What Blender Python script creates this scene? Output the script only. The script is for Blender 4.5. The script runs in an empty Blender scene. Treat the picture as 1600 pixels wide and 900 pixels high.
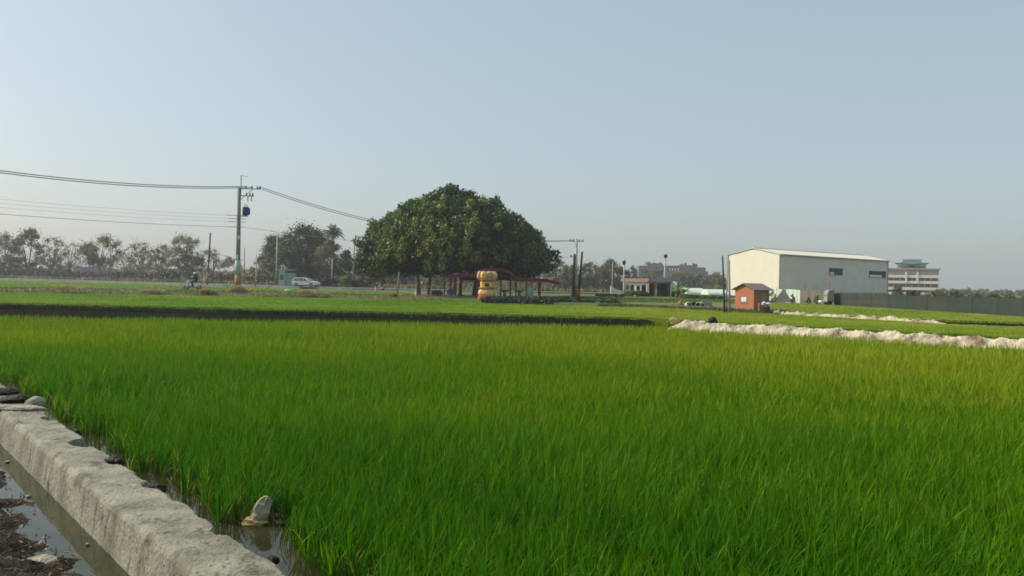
import bpy, bmesh, math, random
import numpy as np
from mathutils import Vector, Matrix, noise as mnoise

R = math.radians
sc = bpy.context.scene
col = sc.collection
rng = np.random.default_rng(7)
random.seed(7)

# ------------------------------------------------------------------ camera, sky, sun, exposure
CAM = Vector((0.0, 0.0, 2.3))
F = 1350.0                      # focal length in pixels of the 1600 px wide photograph
ROLL = R(1.1)
PITCH = R(0.38)
rt = Vector((math.cos(ROLL), 0, math.sin(ROLL)))
fw = Vector((0, math.cos(PITCH), -math.sin(PITCH)))
up = rt.cross(fw).normalized()
fw = up.cross(rt).normalized()
cd = bpy.data.cameras.new('camera')
cam = bpy.data.objects.new('camera', cd)
col.objects.link(cam)
cd.lens = 36.0 * F / 1600.0
cd.sensor_width = 36.0
cd.clip_start = 0.1
cd.clip_end = 9000
M3 = Matrix((rt, up, -fw)).transposed()
cam.matrix_world = Matrix.Translation(CAM) @ M3.to_4x4()
sc.camera = cam

SUN_EL = 38.0
SUN_AZ = Vector((-1.0, 0.24, 0)).normalized()      # horizontal direction towards the sun
sdir = Vector((SUN_AZ.x * math.cos(R(SUN_EL)), SUN_AZ.y * math.cos(R(SUN_EL)), math.sin(R(SUN_EL))))
w = bpy.data.worlds.new('World')
sc.world = w
w.use_nodes = True
nt = w.node_tree
bg = nt.nodes['Background']
sky = nt.nodes.new('ShaderNodeTexSky')
sky.sky_type = 'NISHITA'
sky.sun_disc = False
sky.sun_elevation = R(SUN_EL)
sky.sun_rotation = math.atan2(SUN_AZ.x, SUN_AZ.y)
sky.altitude = 0
sky.air_density = 1.0
sky.dust_density = 3.0
sky.ozone_density = 1.0
# thin high haze veils the blue: an even pale layer mixed into the clear sky
veil = nt.nodes.new('ShaderNodeMix'); veil.data_type = 'RGBA'
veil.inputs['Factor'].default_value = 0.70
veil.inputs['B'].default_value = (1.60, 1.93, 2.03, 1)
nt.links.new(sky.outputs[0], veil.inputs['A'])
nt.links.new(veil.outputs['Result'], bg.inputs[0])
bg.inputs[1].default_value = 0.15
sl = bpy.data.lights.new('sun', 'SUN')
sl.energy = 2.75
sl.angle = R(0.6)
sl.color = (1.0, 0.93, 0.80)
so = bpy.data.objects.new('sun', sl)
col.objects.link(so)
so.rotation_euler = sdir.to_track_quat('Z', 'Y').to_euler()
sc.view_settings.view_transform = 'Standard'
sc.view_settings.look = 'None'
sc.view_settings.exposure = 0.70
sc.view_settings.gamma = 1.0
sc.render.engine = 'CYCLES'
sc.cycles.use_denoising = True
sc.cycles.max_bounces = 6
sc.cycles.diffuse_bounces = 3
sc.cycles.glossy_bounces = 3
sc.cycles.transmission_bounces = 4
sc.cycles.transparent_max_bounces = 8
sc.cycles.volume_bounces = 0
sc.cycles.pixel_filter_type = 'BLACKMAN_HARRIS'
sc.cycles.filter_width = 1.65

# ------------------------------------------------------------------ projection helpers
def hz(px):
    return 441.0 + 0.0192 * (px - 800)

def P(px, py, d):
    """world point seen at photograph pixel px, py at depth d metres"""
    return CAM + fw * d + rt * ((px - 800) / F * d) + up * ((450 - py) / F * d)

def G(px, d, z=0.0):
    """point at height z, depth d, in the column px"""
    py = hz(px) + (CAM.z - z) * F / d
    p = P(px, py, d)
    return Vector((p.x, p.y, z))

def ztop(px, py, d):
    return P(px, py, d).z

# ------------------------------------------------------------------ tagging helpers
def tag(o, label=None, cat=None, group=None, kind=None):
    if label: o['label'] = label
    if cat: o['category'] = cat
    if group: o['group'] = group
    if kind: o['kind'] = kind
    return o

def empty(name, loc, label=None, cat=None, group=None, rz=0.0):
    o = bpy.data.objects.new(name, None)
    col.objects.link(o)
    o.location = loc
    o.rotation_euler = (0, 0, rz)
    o.empty_display_size = 0.3
    return tag(o, label, cat, group)

def children(o):
    return [c for c in bpy.data.objects if c.parent == o]

def copy_tree(o, parent=None):
    c = o.copy()
    col.objects.link(c)
    c.parent = parent
    for ch in children(o):
        copy_tree(ch, c)
    return c

class MB:
    def __init__(s):
        s.v = []; s.f = []; s.smooth = False
    def add(s, vs, fs):
        b = len(s.v)
        s.v += [tuple(v) for v in vs]
        s.f += [tuple(i + b for i in f) for f in fs]
        return s
    def box(s, c, d, rz=0.0, rx=0.0, ry=0.0):
        m = Matrix.Rotation(rz, 3, 'Z') @ Matrix.Rotation(ry, 3, 'Y') @ Matrix.Rotation(rx, 3, 'X')
        c = Vector(c)
        vs = [c + m @ Vector((x * d[0] / 2, y * d[1] / 2, z * d[2] / 2)) for z in (-1, 1) for x, y in ((-1, -1), (1, -1), (1, 1), (-1, 1))]
        return s.add(vs, [(3, 2, 1, 0), (4, 5, 6, 7), (0, 1, 5, 4), (1, 2, 6, 5), (2, 3, 7, 6), (3, 0, 4, 7)])
    def tube(s, pts, rad, n=8, cap=True):
        pts = [Vector(p) for p in pts]
        if not hasattr(rad, '__len__'): rad = [rad] * len(pts)
        vs = []
        ref = None
        for i, p in enumerate(pts):
            t = (pts[min(i + 1, len(pts) - 1)] - pts[max(i - 1, 0)])
            if t.length < 1e-9: t = Vector((0, 0, 1))
            t.normalize()
            if ref is None:
                ref = Vector((1, 0, 0)) if abs(t.x) < 0.9 else Vector((0, 1, 0))
            a = (ref - t * ref.dot(t)).normalized()
            ref = a
            b = t.cross(a)
            for k in range(n):
                q = 2 * math.pi * k / n
                vs.append(p + (a * math.cos(q) + b * math.sin(q)) * rad[i])
        fs = []
        for i in range(len(pts) - 1):
            for k in range(n):
                k2 = (k + 1) % n
                fs.append((i * n + k, i * n + k2, (i + 1) * n + k2, (i + 1) * n + k))
        if cap:
            fs.append(tuple(reversed(range(n))))
            fs.append(tuple((len(pts) - 1) * n + k for k in range(n)))
        return s.add(vs, fs)
    def lathe(s, c, prof, n=16, sx=1.0, sy=1.0, cap=True):
        c = Vector(c)
        vs = []
        for r, z in prof:
            for k in range(n):
                q = 2 * math.pi * k / n
                vs.append(c + Vector((r * sx * math.cos(q), r * sy * math.sin(q), z)))
        fs = []
        for i in range(len(prof) - 1):
            for k in range(n):
                k2 = (k + 1) % n
                fs.append((i * n + k, i * n + k2, (i + 1) * n + k2, (i + 1) * n + k))
        if cap:
            fs.append(tuple(reversed(range(n))))
            fs.append(tuple((len(prof) - 1) * n + k for k in range(n)))
        return s.add(vs, fs)
    def prism(s, poly, z0, z1):
        n = len(poly)
        vs = [(p[0], p[1], z0) for p in poly] + [(p[0], p[1], z1) for p in poly]
        return s.add(vs, [tuple(reversed(range(n))), tuple(range(n, 2 * n))] + [(i, (i + 1) % n, (i + 1) % n + n, i + n) for i in range(n)])
    def slab(s, poly, vec):
        """extrude a planar 3d polygon along vec"""
        n = len(poly); vec = Vector(vec)
        vs = [Vector(p) for p in poly] + [Vector(p) + vec for p in poly]
        return s.add(vs, [tuple(reversed(range(n))), tuple(range(n, 2 * n))] + [(i, (i + 1) % n, (i + 1) % n + n, i + n) for i in range(n)])
    def build(s, name, mat, parent=None, smooth=False, bevel=0.0, loc=None):
        me = bpy.data.meshes.new(name)
        me.from_pydata(s.v, [], s.f)
        bm = bmesh.new(); bm.from_mesh(me)
        bmesh.ops.recalc_face_normals(bm, faces=bm.faces)
        if bevel:
            bmesh.ops.bevel(bm, geom=[e for e in bm.edges if e.calc_face_angle(0) > 0.5], offset=bevel, segments=2, affect='EDGES', clamp_overlap=True)
        bm.to_mesh(me); bm.free()
        if smooth:
            me.shade_smooth()
        me.materials.append(mat)
        o = bpy.data.objects.new(name, me)
        col.objects.link(o)
        o.parent = parent
        if loc is not None: o.location = loc
        return o

def np_mesh(name, verts, quads, mat, parent=None, tint=None, smooth=False):
    me = bpy.data.meshes.new(name)
    nv, nf = len(verts), len(quads)
    me.vertices.add(nv); me.vertices.foreach_set('co', np.asarray(verts, dtype=np.float32).ravel())
    me.loops.add(nf * 4); me.loops.foreach_set('vertex_index', np.asarray(quads, dtype=np.int32).ravel())
    me.polygons.add(nf)
    me.polygons.foreach_set('loop_start', np.arange(nf, dtype=np.int32) * 4)
    if smooth: me.polygons.foreach_set('use_smooth', np.ones(nf, dtype=bool))
    me.update(calc_edges=True)
    if tint is not None:
        at = me.attributes.new('tint', 'FLOAT', 'POINT')
        at.data.foreach_set('value', np.asarray(tint, dtype=np.float32))
    me.materials.append(mat)
    o = bpy.data.objects.new(name, me)
    col.objects.link(o)
    o.parent = parent
    return o

# ------------------------------------------------------------------ materials
def mat(name, c1, c2=None, scale=3.0, rough=0.8, bump=0.0, bscale=None, detail=6, metal=0.0, coord='Object', stretch=(1, 1, 1), lo=0.35, hi=0.65, c3=None, spec=0.4):
    m = bpy.data.materials.new(name); m.use_nodes = True
    n = m.node_tree; b = n.nodes['Principled BSDF']
    b.inputs['Roughness'].default_value = rough
    b.inputs['Metallic'].default_value = metal
    b.inputs['Specular IOR Level'].default_value = spec
    b.inputs['Base Color'].default_value = (*c1, 1)
    tc = n.nodes.new('ShaderNodeTexCoord'); mp = n.nodes.new('ShaderNodeMapping')
    n.links.new(tc.outputs[coord], mp.inputs[0]); mp.inputs['Scale'].default_value = stretch
    if c2 is not None:
        t = n.nodes.new('ShaderNodeTexNoise'); t.inputs['Scale'].default_value = scale; t.inputs['Detail'].default_value = detail
        t.inputs['Roughness'].default_value = 0.62
        r = n.nodes.new('ShaderNodeValToRGB')
        r.color_ramp.elements[0].position = lo; r.color_ramp.elements[0].color = (*c1, 1)
        r.color_ramp.elements[1].position = hi; r.color_ramp.elements[1].color = (*c2, 1)
        if c3 is not None:
            e = r.color_ramp.elements.new((lo + hi) / 2); e.color = (*c3, 1)
        n.links.new(mp.outputs[0], t.inputs['Vector']); n.links.new(t.outputs['Fac'], r.inputs[0]); n.links.new(r.outputs[0], b.inputs['Base Color'])
    if bump:
        t2 = n.nodes.new('ShaderNodeTexNoise'); t2.inputs['Scale'].default_value = bscale or scale * 4; t2.inputs['Detail'].default_value = 8
        bp = n.nodes.new('ShaderNodeBump'); bp.inputs['Strength'].default_value = bump; bp.inputs['Distance'].default_value = 0.05
        n.links.new(mp.outputs[0], t2.inputs['Vector']); n.links.new(t2.outputs['Fac'], bp.inputs['Height']); n.links.new(bp.outputs[0], b.inputs['Normal'])
    return m

def leafmat(name, ramp, trans=0.35, rough=0.55, spec=0.3):
    m = bpy.data.materials.new(name); m.use_nodes = True
    n = m.node_tree; b = n.nodes['Principled BSDF']; out = n.nodes['Material Output']
    a = n.nodes.new('ShaderNodeAttribute'); a.attribute_name = 'tint'
    r = n.nodes.new('ShaderNodeValToRGB')
    els = r.color_ramp.elements
    els[0].position = ramp[0][0]; els[0].color = (*ramp[0][1], 1)
    els[1].position = ramp[-1][0]; els[1].color = (*ramp[-1][1], 1)
    for p, c in ramp[1:-1]:
        e = els.new(p); e.color = (*c, 1)
    n.links.new(a.outputs['Fac'], r.inputs[0])
    n.links.new(r.outputs[0], b.inputs['Base Color'])
    b.inputs['Roughness'].default_value = rough
    b.inputs['Specular IOR Level'].default_value = spec
    tr = n.nodes.new('ShaderNodeBsdfTranslucent')
    n.links.new(r.outputs[0], tr.inputs[0])
    mx = n.nodes.new('ShaderNodeMixShader'); mx.inputs[0].default_value = trans
    n.links.new(b.outputs[0], mx.inputs[1]); n.links.new(tr.outputs[0], mx.inputs[2]); n.links.new(mx.outputs[0], out.inputs[0])
    return m

def ribbed(name, c1, c2, freq, strength=0.5, axis='X', rough=0.5, metal=0.0):
    m = mat(name, c1, c2, scale=0.6, rough=rough, metal=metal, lo=0.3, hi=0.7)
    n = m.node_tree; b = n.nodes['Principled BSDF']
    wv = n.nodes.new('ShaderNodeTexWave'); wv.bands_direction = axis; wv.inputs['Scale'].default_value = freq
    tc = n.nodes['Texture Coordinate']
    bp = n.nodes.new('ShaderNodeBump'); bp.inputs['Strength'].default_value = strength; bp.inputs['Distance'].default_value = 0.04
    n.links.new(tc.outputs['Object'], wv.inputs['Vector']); n.links.new(wv.outputs['Fac'], bp.inputs['Height']); n.links.new(bp.outputs[0], b.inputs['Normal'])
    return m

M = {}
M['mud'] = mat('mud', (0.030, 0.024, 0.014), (0.075, 0.06, 0.036), scale=0.9, rough=0.75, bump=0.6, bscale=8, coord='Object')
M['far_ground'] = mat('far_ground', (0.10, 0.10, 0.045), (0.17, 0.15, 0.085), scale=0.05, rough=0.95, bump=0.3, bscale=1.5)
M['grass'] = mat('lawn', (0.035, 0.085, 0.008), (0.085, 0.12, 0.02), scale=0.25, rough=0.95, bump=0.8, bscale=6)
M['verge'] = mat('verge', (0.07, 0.11, 0.02), (0.22, 0.18, 0.09), scale=0.35, rough=0.95, bump=0.8, bscale=5, lo=0.4, hi=0.62)
M['bare_soil'] = mat('bare_soil', (0.12, 0.10, 0.055), (0.20, 0.15, 0.10), scale=0.5, rough=0.95, bump=0.6, bscale=5, c3=(0.11, 0.13, 0.04))
M['asphalt'] = mat('asphalt', (0.10, 0.10, 0.10), (0.15, 0.15, 0.145), scale=0.8, rough=0.9, bump=0.2, bscale=30)
M['kerb'] = mat('concrete_kerb', (0.13, 0.13, 0.12), (0.20, 0.195, 0.18), scale=1.0, rough=0.9)
M['white_paint'] = mat('road_paint', (0.7, 0.7, 0.68), (0.55, 0.55, 0.52), scale=4, rough=0.8)
M['spoil'] = mat('spoil_soil', (0.15, 0.11, 0.06), (0.52, 0.455, 0.32), scale=1.3, rough=0.95, bump=1.0, bscale=11, lo=0.34, hi=0.56)

def water_mat(name, c, bumpstr, bs, rough=0.03):
    m = mat(name, c, tuple(x * 1.9 for x in c), scale=2.5, rough=rough, spec=0.5)
    n = m.node_tree; b = n.nodes['Principled BSDF']
    t2 = n.nodes.new('ShaderNodeTexNoise'); t2.inputs['Scale'].default_value = bs; t2.inputs['Detail'].default_value = 2
    bp = n.nodes.new('ShaderNodeBump'); bp.inputs['Strength'].default_value = bumpstr; bp.inputs['Distance'].default_value = 0.01
    n.links.new(n.nodes['Mapping'].outputs[0], t2.inputs['Vector']); n.links.new(t2.outputs['Fac'], bp.inputs['Height']); n.links.new(bp.outputs[0], b.inputs['Normal'])
    b.inputs['IOR'].default_value = 1.33
    b.inputs['Specular IOR Level'].default_value = 0.30
    return m
M['water'] = water_mat('paddy_water', (0.020, 0.018, 0.006), 0.15, 5)
M['ditch'] = water_mat('ditch_water', (0.022, 0.024, 0.009), 0.12, 4)

# ------------------------------------------------------------------ field layout (metres)
A0 = Vector((-1.44, 5.6, 0)); WU = Vector((-0.62, 0.784, 0)).normalized(); WN = Vector((WU.y, -WU.x, 0))
def wl(s, n, z=0.0):
    """point at distance s along the low concrete wall, n to its right"""
    return A0 + WU * s + WN * n + Vector((0, 0, z))

def interp(x, xs, ys):
    return np.interp(x, xs, ys)

# near edge of far rice bed and far edge of near one, as functions of world x
def A_far(x):    # far edge of the near paddy
    return np.where(x < 7.0, interp(x, [-200, -24, 7], [26, 39.0, 41.3]), 41.3 - (x - 7.0) * 0.95)
def B_front(x):
    return np.where(x < 7.5, interp(x, [-200, -31, 7.5], [53, 54.6, 50.2]), np.maximum(50.2 - (x - 7.5) * 1.05, 6))
def B_back(x):
    return interp(x, [-200, -60, -3.2, -2.6, 12.5, 16.5, 19.7, 25.0, 28.7, 90], [83, 84, 86, 77.5, 73.5, 68, 62.5, 50.0, 48.2, 30])
def D_front(x):
    return interp(x, [20.8, 25.6, 28.7, 90], [64.5, 57.5, 56.0, 36])
def D_back(x):
    return interp(x, [20.0, 34.5, 37, 40, 47], [84, 112, 100, 67, 20])

# ------------------------------------------------------------------ ground sheets
def sheet(name, poly, z, m, kind='structure'):
    mb = MB(); mb.add([(p[0], p[1], z) for p in poly], [tuple(range(len(poly)))])
    return tag(mb.build(name, m), kind=kind)

sheet('ground', [(-3000, -60), (3000, -60), (3000, 6000), (-3000, 6000)], -0.02, M['mud'])
# standing water under the rice and in the ditch between the beds
wp = [wl(-12, 0.0), wl(58, 0.0)]
sheet('paddy_water', [(wp[0].x, wp[0].y), (60, wp[0].y), (60, 58), (-60, 58), (wp[1].x - 20, wp[1].y), (wp[1].x, wp[1].y)], 0.02, M['water'])
q = [wl(-12, -0.2), wl(50, -0.2), wl(50, -3.5), wl(-12, -3.5)]
sheet('ditch_water', [(p.x, p.y) for p in q], 0.024, M['ditch'])
# dry land beyond the paddies: a raised terrace to the horizon
def terrace(name, poly, z, m, slope=0.8):
    n = len(poly); cx = sum(p[0] for p in poly) / n; cy = sum(p[1] for p in poly) / n
    mb = MB(); top = [(p[0], p[1], z) for p in poly]
    bot = []
    for i, p in enumerate(poly):
        a = Vector(poly[i - 1]); c = Vector(poly[(i + 1) % n]); b = Vector(p)
        d1 = (b - a).normalized(); d2 = (c - b).normalized()
        nn = Vector((d1.y + d2.y, -(d1.x + d2.x))).normalized()
        bot.append((p[0] + nn.x * slope, p[1] + nn.y * slope, -0.1))
    mb.add(top + bot, [tuple(range(n))] + [(i, (i + 1) % n, (i + 1) % n + n, i + n) for i in range(n)])
    return tag(mb.build(name, m), kind='structure')
terrace('far_ground', [(-2500, 290), (-190, 290), (-77, 222), (-38, 172), (-15, 160), (1800, 160), (2500, 5000), (-2500, 5000)], 0.50, M['far_ground'])
terrace('lawn', [(-6, 87.5), (12.8, 75.2), (13.2, 75.2), (24, 100), (40, 158.5), (-15, 158.5), (-20, 150)], 0.55, M['grass'])
terrace('bare_soil_bank', [(9.8, 77.8), (13.4, 74.6), (16.7, 69.4), (19.2, 64.8), (21.0, 66.0), (22.5, 92), (14, 90)], 0.58, M['bare_soil'])
terrace('yard_ground', [(24.1, 86), (33, 116), (60, 112), (200, 158), (41, 158.5)], 0.45, M['bare_soil'])

# ribbons: road and lane on embankments
def ribbon(name, path, prof, m, label=None):
    """prof: list of (offset to the right of travel, z)"""
    mb = MB(); n = len(prof); vs = []
    for i, p in enumerate(path):
        a = Vector(path[max(i - 1, 0)][:2]); b = Vector(path[min(i + 1, len(path) - 1)][:2])
        d = (b - a).normalized(); nn = Vector((d.y, -d.x))
        zo = p[2] if len(p) > 2 else 0.0
        for o, z in prof:
            vs.append((p[0] + nn.x * o, p[1] + nn.y * o, z + zo))
    fs = []
    for i in range(len(path) - 1):
        for k in range(n - 1):
            fs.append((i * n + k, i * n + k + 1, (i + 1) * n + k + 1, (i + 1) * n + k))
    mb.add(vs, fs)
    return tag(mb.build(name, m), kind='structure')

road = [(-420, 430), (-260, 318), (-190, 270), (-130, 229), (-77, 193), (-56, 177.5), (-38, 165), (-26, 158), (-14, 154.5), (2, 153.2), (40, 153), (90, 153), (400, 153)]
ribbon('road_embankment', road, [(8.5, 0.0), (5.6, 0.36), (5.55, 0.72), (-5.55, 0.72), (-9, 0.3)], M['kerb'])
ribbon('main_road', road, [(5.2, 0.75), (-5.2, 0.75)], M['asphalt'])
ribbon('road_edge_line', road, [(4.9, 0.756), (4.75, 0.756)], M['white_paint'])
lane = [(-150, 84), (-60, 88), (-38, 91), (-30, 92), (-22, 92), (-14, 91, -0.08), (-6, 90, -0.18)]
ribbon('lane_embankment', lane, [(4.6, -0.05), (2.4, 0.45), (1.3, 0.80), (-1.6, 0.80), (-4.2, 0.1)], M['verge'])
ribbon('lane', lane, [(1.05, 0.83), (-1.35, 0.83)], M['asphalt'])
ribbon('lane_kerb', lane, [(1.3, 0.78), (1.28, 0.86), (1.1, 0.86), (1.07, 0.80)], M['kerb'])

# ------------------------------------------------------------------ rice
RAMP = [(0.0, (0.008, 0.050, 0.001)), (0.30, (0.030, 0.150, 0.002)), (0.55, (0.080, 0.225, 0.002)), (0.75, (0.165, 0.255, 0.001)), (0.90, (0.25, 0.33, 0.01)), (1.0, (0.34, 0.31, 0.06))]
M['rice'] = leafmat('rice_leaf', RAMP, trans=0.38, rough=0.65, spec=0.10)

def lown(x, y, s, ph):
    """smooth pseudo noise -1..1 on arrays"""
    return (np.sin(x * 1.0 / s + ph + 1.3 * np.sin(y * 0.7 / s + ph * 2)) + np.sin(y * 1.27 / s + ph * 1.7 + 1.1 * np.sin(x * 0.83 / s - ph)) + 0.6 * np.sin((x + y) * 2.1 / s + ph * 3)) / 2.6

def blades(x, y, z0, h, wd, seg, tintbase, lean_amt=0.35, tip=0.12, fan=None):
    n = len(x)
    wind = np.arctan2(lown(x, y, 2.6, 4.0), 0.7 + 0.6 * lown(x, y, 3.1, 9.0))
    str_ = 0.5 + 0.5 * lown(x, y, 1.7, 2.0) ** 2 + 0.3 * lown(x, y, 0.7, 5.0)
    ang = rng.uniform(0, 2 * np.pi, n)
    l1 = rng.uniform(0.05, 1.0, n) * lean_amt
    lx = np.cos(ang) * l1 + np.cos(wind) * lean_amt * 0.45 * str_
    ly = np.sin(ang) * l1 + np.sin(wind) * lean_amt * 0.45 * str_
    if fan is not None:
        lx = lx + fan[0]; ly = ly + fan[1]
    wa = rng.uniform(0, np.pi, n)
    wx, wy = np.cos(wa), np.sin(wa)
    vs = np.empty((n, (seg + 1) * 2, 3), dtype=np.float32); tt = np.empty((n, (seg + 1) * 2), dtype=np.float32)
    bend = rng.uniform(1.3, 2.6, n)
    for k in range(seg + 1):
        t = k / seg
        cx = x + lx * h * t ** bend; cy = y + ly * h * t ** bend
        cz = z0 + h * (t - 0.18 * (lx ** 2 + ly ** 2) / (lean_amt ** 2 + 1e-6) * t * t)
        ww = wd * (0.55 + 0.9 * t) if t < 0.5 else wd * (1.0 - (t - 0.5) * 2 * 0.93)
        vs[:, k * 2, 0] = cx - wx * ww / 2; vs[:, k * 2, 1] = cy - wy * ww / 2; vs[:, k * 2, 2] = cz
        vs[:, k * 2 + 1, 0] = cx + wx * ww / 2; vs[:, k * 2 + 1, 1] = cy + wy * ww / 2; vs[:, k * 2 + 1, 2] = cz
        tt[:, k * 2] = tintbase + tip * t; tt[:, k * 2 + 1] = tintbase + tip * t
    base = (np.arange(n, dtype=np.int64) * (seg + 1) * 2)[:, None]
    qs = []
    for k in range(seg):
        qs.append(base + np.array([[2 * k, 2 * k + 1, 2 * k + 3, 2 * k + 2]]))
    return vs.reshape(-1, 3), np.concatenate(qs, 0), tt.ravel()

def join(parts):
    V, Q, T = [], [], []; off = 0
    for v, q_, t in parts:
        V.append(v); Q.append(q_ + off); T.append(t); off += len(v)
    return np.concatenate(V), np.concatenate(Q), np.concatenate(T)

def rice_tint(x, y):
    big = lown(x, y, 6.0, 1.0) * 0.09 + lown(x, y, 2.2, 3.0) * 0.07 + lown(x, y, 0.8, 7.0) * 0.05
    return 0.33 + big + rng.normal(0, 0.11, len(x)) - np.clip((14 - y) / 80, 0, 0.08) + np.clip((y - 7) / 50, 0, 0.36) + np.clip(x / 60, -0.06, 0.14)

def wall_n(x, y):
    return (x - A0.x) * WN.x + (y - A0.y) * WN.y
def wall_s(x, y):
    return (x - A0.x) * WU.x + (y - A0.y) * WU.y

def scatter(d0, d1, dens, xlo, xhi):
    """uniform points in world-y band with x limits per unit depth"""
    area = 0.5 * (xhi - xlo) * (d1 * d1 - d0 * d0)
    n = int(area * dens)
    y = np.sqrt(rng.uniform(d0 * d0, d1 * d1, n))
    x = rng.uniform(xlo, xhi, n) * y
    return x, y

def hills(x, y, sp=0.21):
    """pull points towards planting hills so that the rice stands in tufts"""
    gx = np.round(x / sp) * sp; gy = np.round(y / sp) * sp
    jx = np.sin(gx * 91.7 + gy * 47.3) * 0.055; jy = np.sin(gx * 37.1 - gy * 83.9) * 0.055
    k = rng.uniform(0.3, 0.72, len(x))
    return gx + jx + (x - gx) * (1 - k), gy + jy + (y - gy) * (1 - k), (x - gx) * 3.6, (y - gy) * 3.6

near = []
def near_ok(x, y, m=0.0):
    wn = wall_n(x, y); s_ = wall_s(x, y)
    edge = 0.60 + 0.10 * np.sin(s_ * 1.9) + 0.08 * np.sin(s_ * 4.3 + 1) + 0.05 * np.sin(s_ * 9.1)
    cp = G(404, 8.0, 0.0)
    clear = ((x - cp.x - 0.02) ** 2 + (y - cp.y + 0.25) ** 2 > 0.16) & ((x - cp.x) ** 2 + (y - cp.y) ** 2 > 0.03)
    return clear & (wn > edge + m) & (y < A_far(x) + 0.3 * np.sin(x * 1.1))
for d0, d1, dens, wd, seg, xl, xh in ((3.2, 8.5, 950, 0.0108, 4, -0.95, 1.15), (8.5, 14, 620, 0.013, 3, -0.90, 0.95), (14, 24, 340, 0.018, 2, -0.80, 0.85), (24, 43, 150, 0.030, 2, -0.75, 0.75)):
    x, y = scatter(d0, d1, dens, xl, xh)
    fx = fy = np.zeros(len(x))
    if d1 < 30: x, y, fx, fy = hills(x, y)
    k = near_ok(x, y); x, y, fx, fy = x[k], y[k], fx[k], fy[k]
    hh = 0.44 * (1 + 0.10 * lown(x, y, 1.4, 6.0)) * rng.uniform(0.55, 1.12, len(x))
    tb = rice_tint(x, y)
    wn = wall_n(x, y)
    edgeb = np.clip(1.03 - wn, 0, 0.4)
    dry = rng.uniform(0, 1, len(x)) < 0.015 + edgeb * 0.5
    lightb = rng.uniform(0, 1, len(x)) < 0.06
    tb = np.minimum(np.where(lightb, tb + 0.18, tb), 0.80); hh = np.where(lightb, hh * 1.08, hh)
    tb = np.where(dry, rng.uniform(0.75, 0.97, len(x)), tb)
    hh = np.where(dry, hh * 0.75, hh)
    near.append(blades(x, y, np.full(len(x), 0.0), hh, np.full(len(x), wd) * rng.uniform(0.7, 1.3, len(x)), seg, tb, lean_amt=0.40, fan=(fx, fy)))
V_, Q_, T_ = join(near)
tag(np_mesh('near_rice', V_, Q_, M['rice'], tint=T_), 'tall bright green rice filling the near paddy beside the low concrete wall', 'rice', kind='stuff')

def bed(name, label, specs, ok, canopy=None):
    ps = []
    for d0, d1, dens, wd, xl, xh in specs:
        x, y = scatter(d0, d1, dens, xl, xh)
        k = ok(x, y); x, y = x[k], y[k]
        hh = 0.46 * (1 + 0.08 * lown(x, y, 2.4, 6.0)) * rng.uniform(0.7, 1.1, len(x))
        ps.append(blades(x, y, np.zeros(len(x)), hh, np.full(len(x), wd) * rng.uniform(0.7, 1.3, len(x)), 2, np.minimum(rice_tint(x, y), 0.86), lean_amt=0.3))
    if canopy is not None:
        # leaf mass of the closed stand: a lumpy grid just under the tips
        xs, y0f, y1f, step, nrow = canopy
        gx = np.arange(xs[0], xs[1], step)
        rows = []
        for t in np.linspace(0, 1, nrow):
            yy = y0f(gx) * (1 - t) + y1f(gx) * t
            rows.append(np.stack([gx, yy, 0.36 + 0.05 * rng.uniform(-1, 1, len(gx))], 1))
        g = np.concatenate(rows).astype(np.float32); nx = len(gx)
        qq = [(r * nx + c, r * nx + c + 1, (r + 1) * nx + c + 1, (r + 1) * nx + c) for r in range(nrow - 1) for c in range(nx - 1)]
        ps.append((g, np.array(qq), rice_tint(g[:, 0], g[:, 1]) + 0.0))
        sk = np.concatenate([np.stack([gx, y0f(gx) - 0.35, np.full(nx, 0.0)], 1), np.stack([gx, y0f(gx), np.full(nx, 0.36)], 1)]).astype(np.float32)
        ps.append((sk, np.array([(c, c + 1, nx + c + 1, nx + c) for c in range(nx - 1)]), np.full(2 * nx, 0.1)))  # front skirt tinted dark, standing in for shade between the stems
    v, q_, t = join(ps)
    return tag(np_mesh(name, v, q_, M['rice'], tint=t), label, 'rice', kind='stuff')

bed('far_rice', 'yellow green rice in the second paddy beyond the dark ditch', ((44, 60, 110, 0.045, -0.72, 0.2), (60, 88, 60, 0.07, -0.72, 0.3), (18, 62, 110, 0.04, 0.15, 0.85)),
    lambda x, y: (y > B_front(x) + 0.25 * np.sin(x * 1.3) + 0.12 * np.sin(x * 4.1)) & (y < B_back(x)),
    canopy=((-64, 60), lambda x: B_front(x) + 0.9, lambda x: np.maximum(B_back(x) - 0.2, B_front(x) + 1.2), 0.5, 70))
bed('side_rice', 'strip of rice between the pale soil bund and the dark net fence', ((30, 60, 80, 0.05, 0.3, 0.85), (60, 115, 45, 0.08, 0.2, 0.6)),
    lambda x, y: (x > 20.8) & (y > D_front(x) + 0.2 * np.sin(x * 1.7)) & (y < D_back(x)) ,
    canopy=((20.9, 44), lambda x: D_front(x) + 0.9, lambda x: np.maximum(D_back(x) - 0.3, D_front(x) + 1.1), 0.4, 60))
def lane_y(x): return interp(x, [-150, -60, -38, -22, -14, -6], [84, 88, 91, 92, 91, 90])
def road_y(x): return interp(x, [p[0] for p in road], [p[1] for p in road])
bed('roadside_rice', 'flat green rice strip between the narrow lane and the main road', ((96, 150, 7, 0.25, -0.75, -0.1), (150, 262, 2.5, 0.5, -0.75, -0.2)),
    lambda x, y: (y > lane_y(x) + 5) & (y < road_y(x) - 12) & (x < -12),
    canopy=((-190, -14), lambda x: lane_y(x) + 4.6, lambda x: road_y(x) - 9.5, 1.2, 70))

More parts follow.
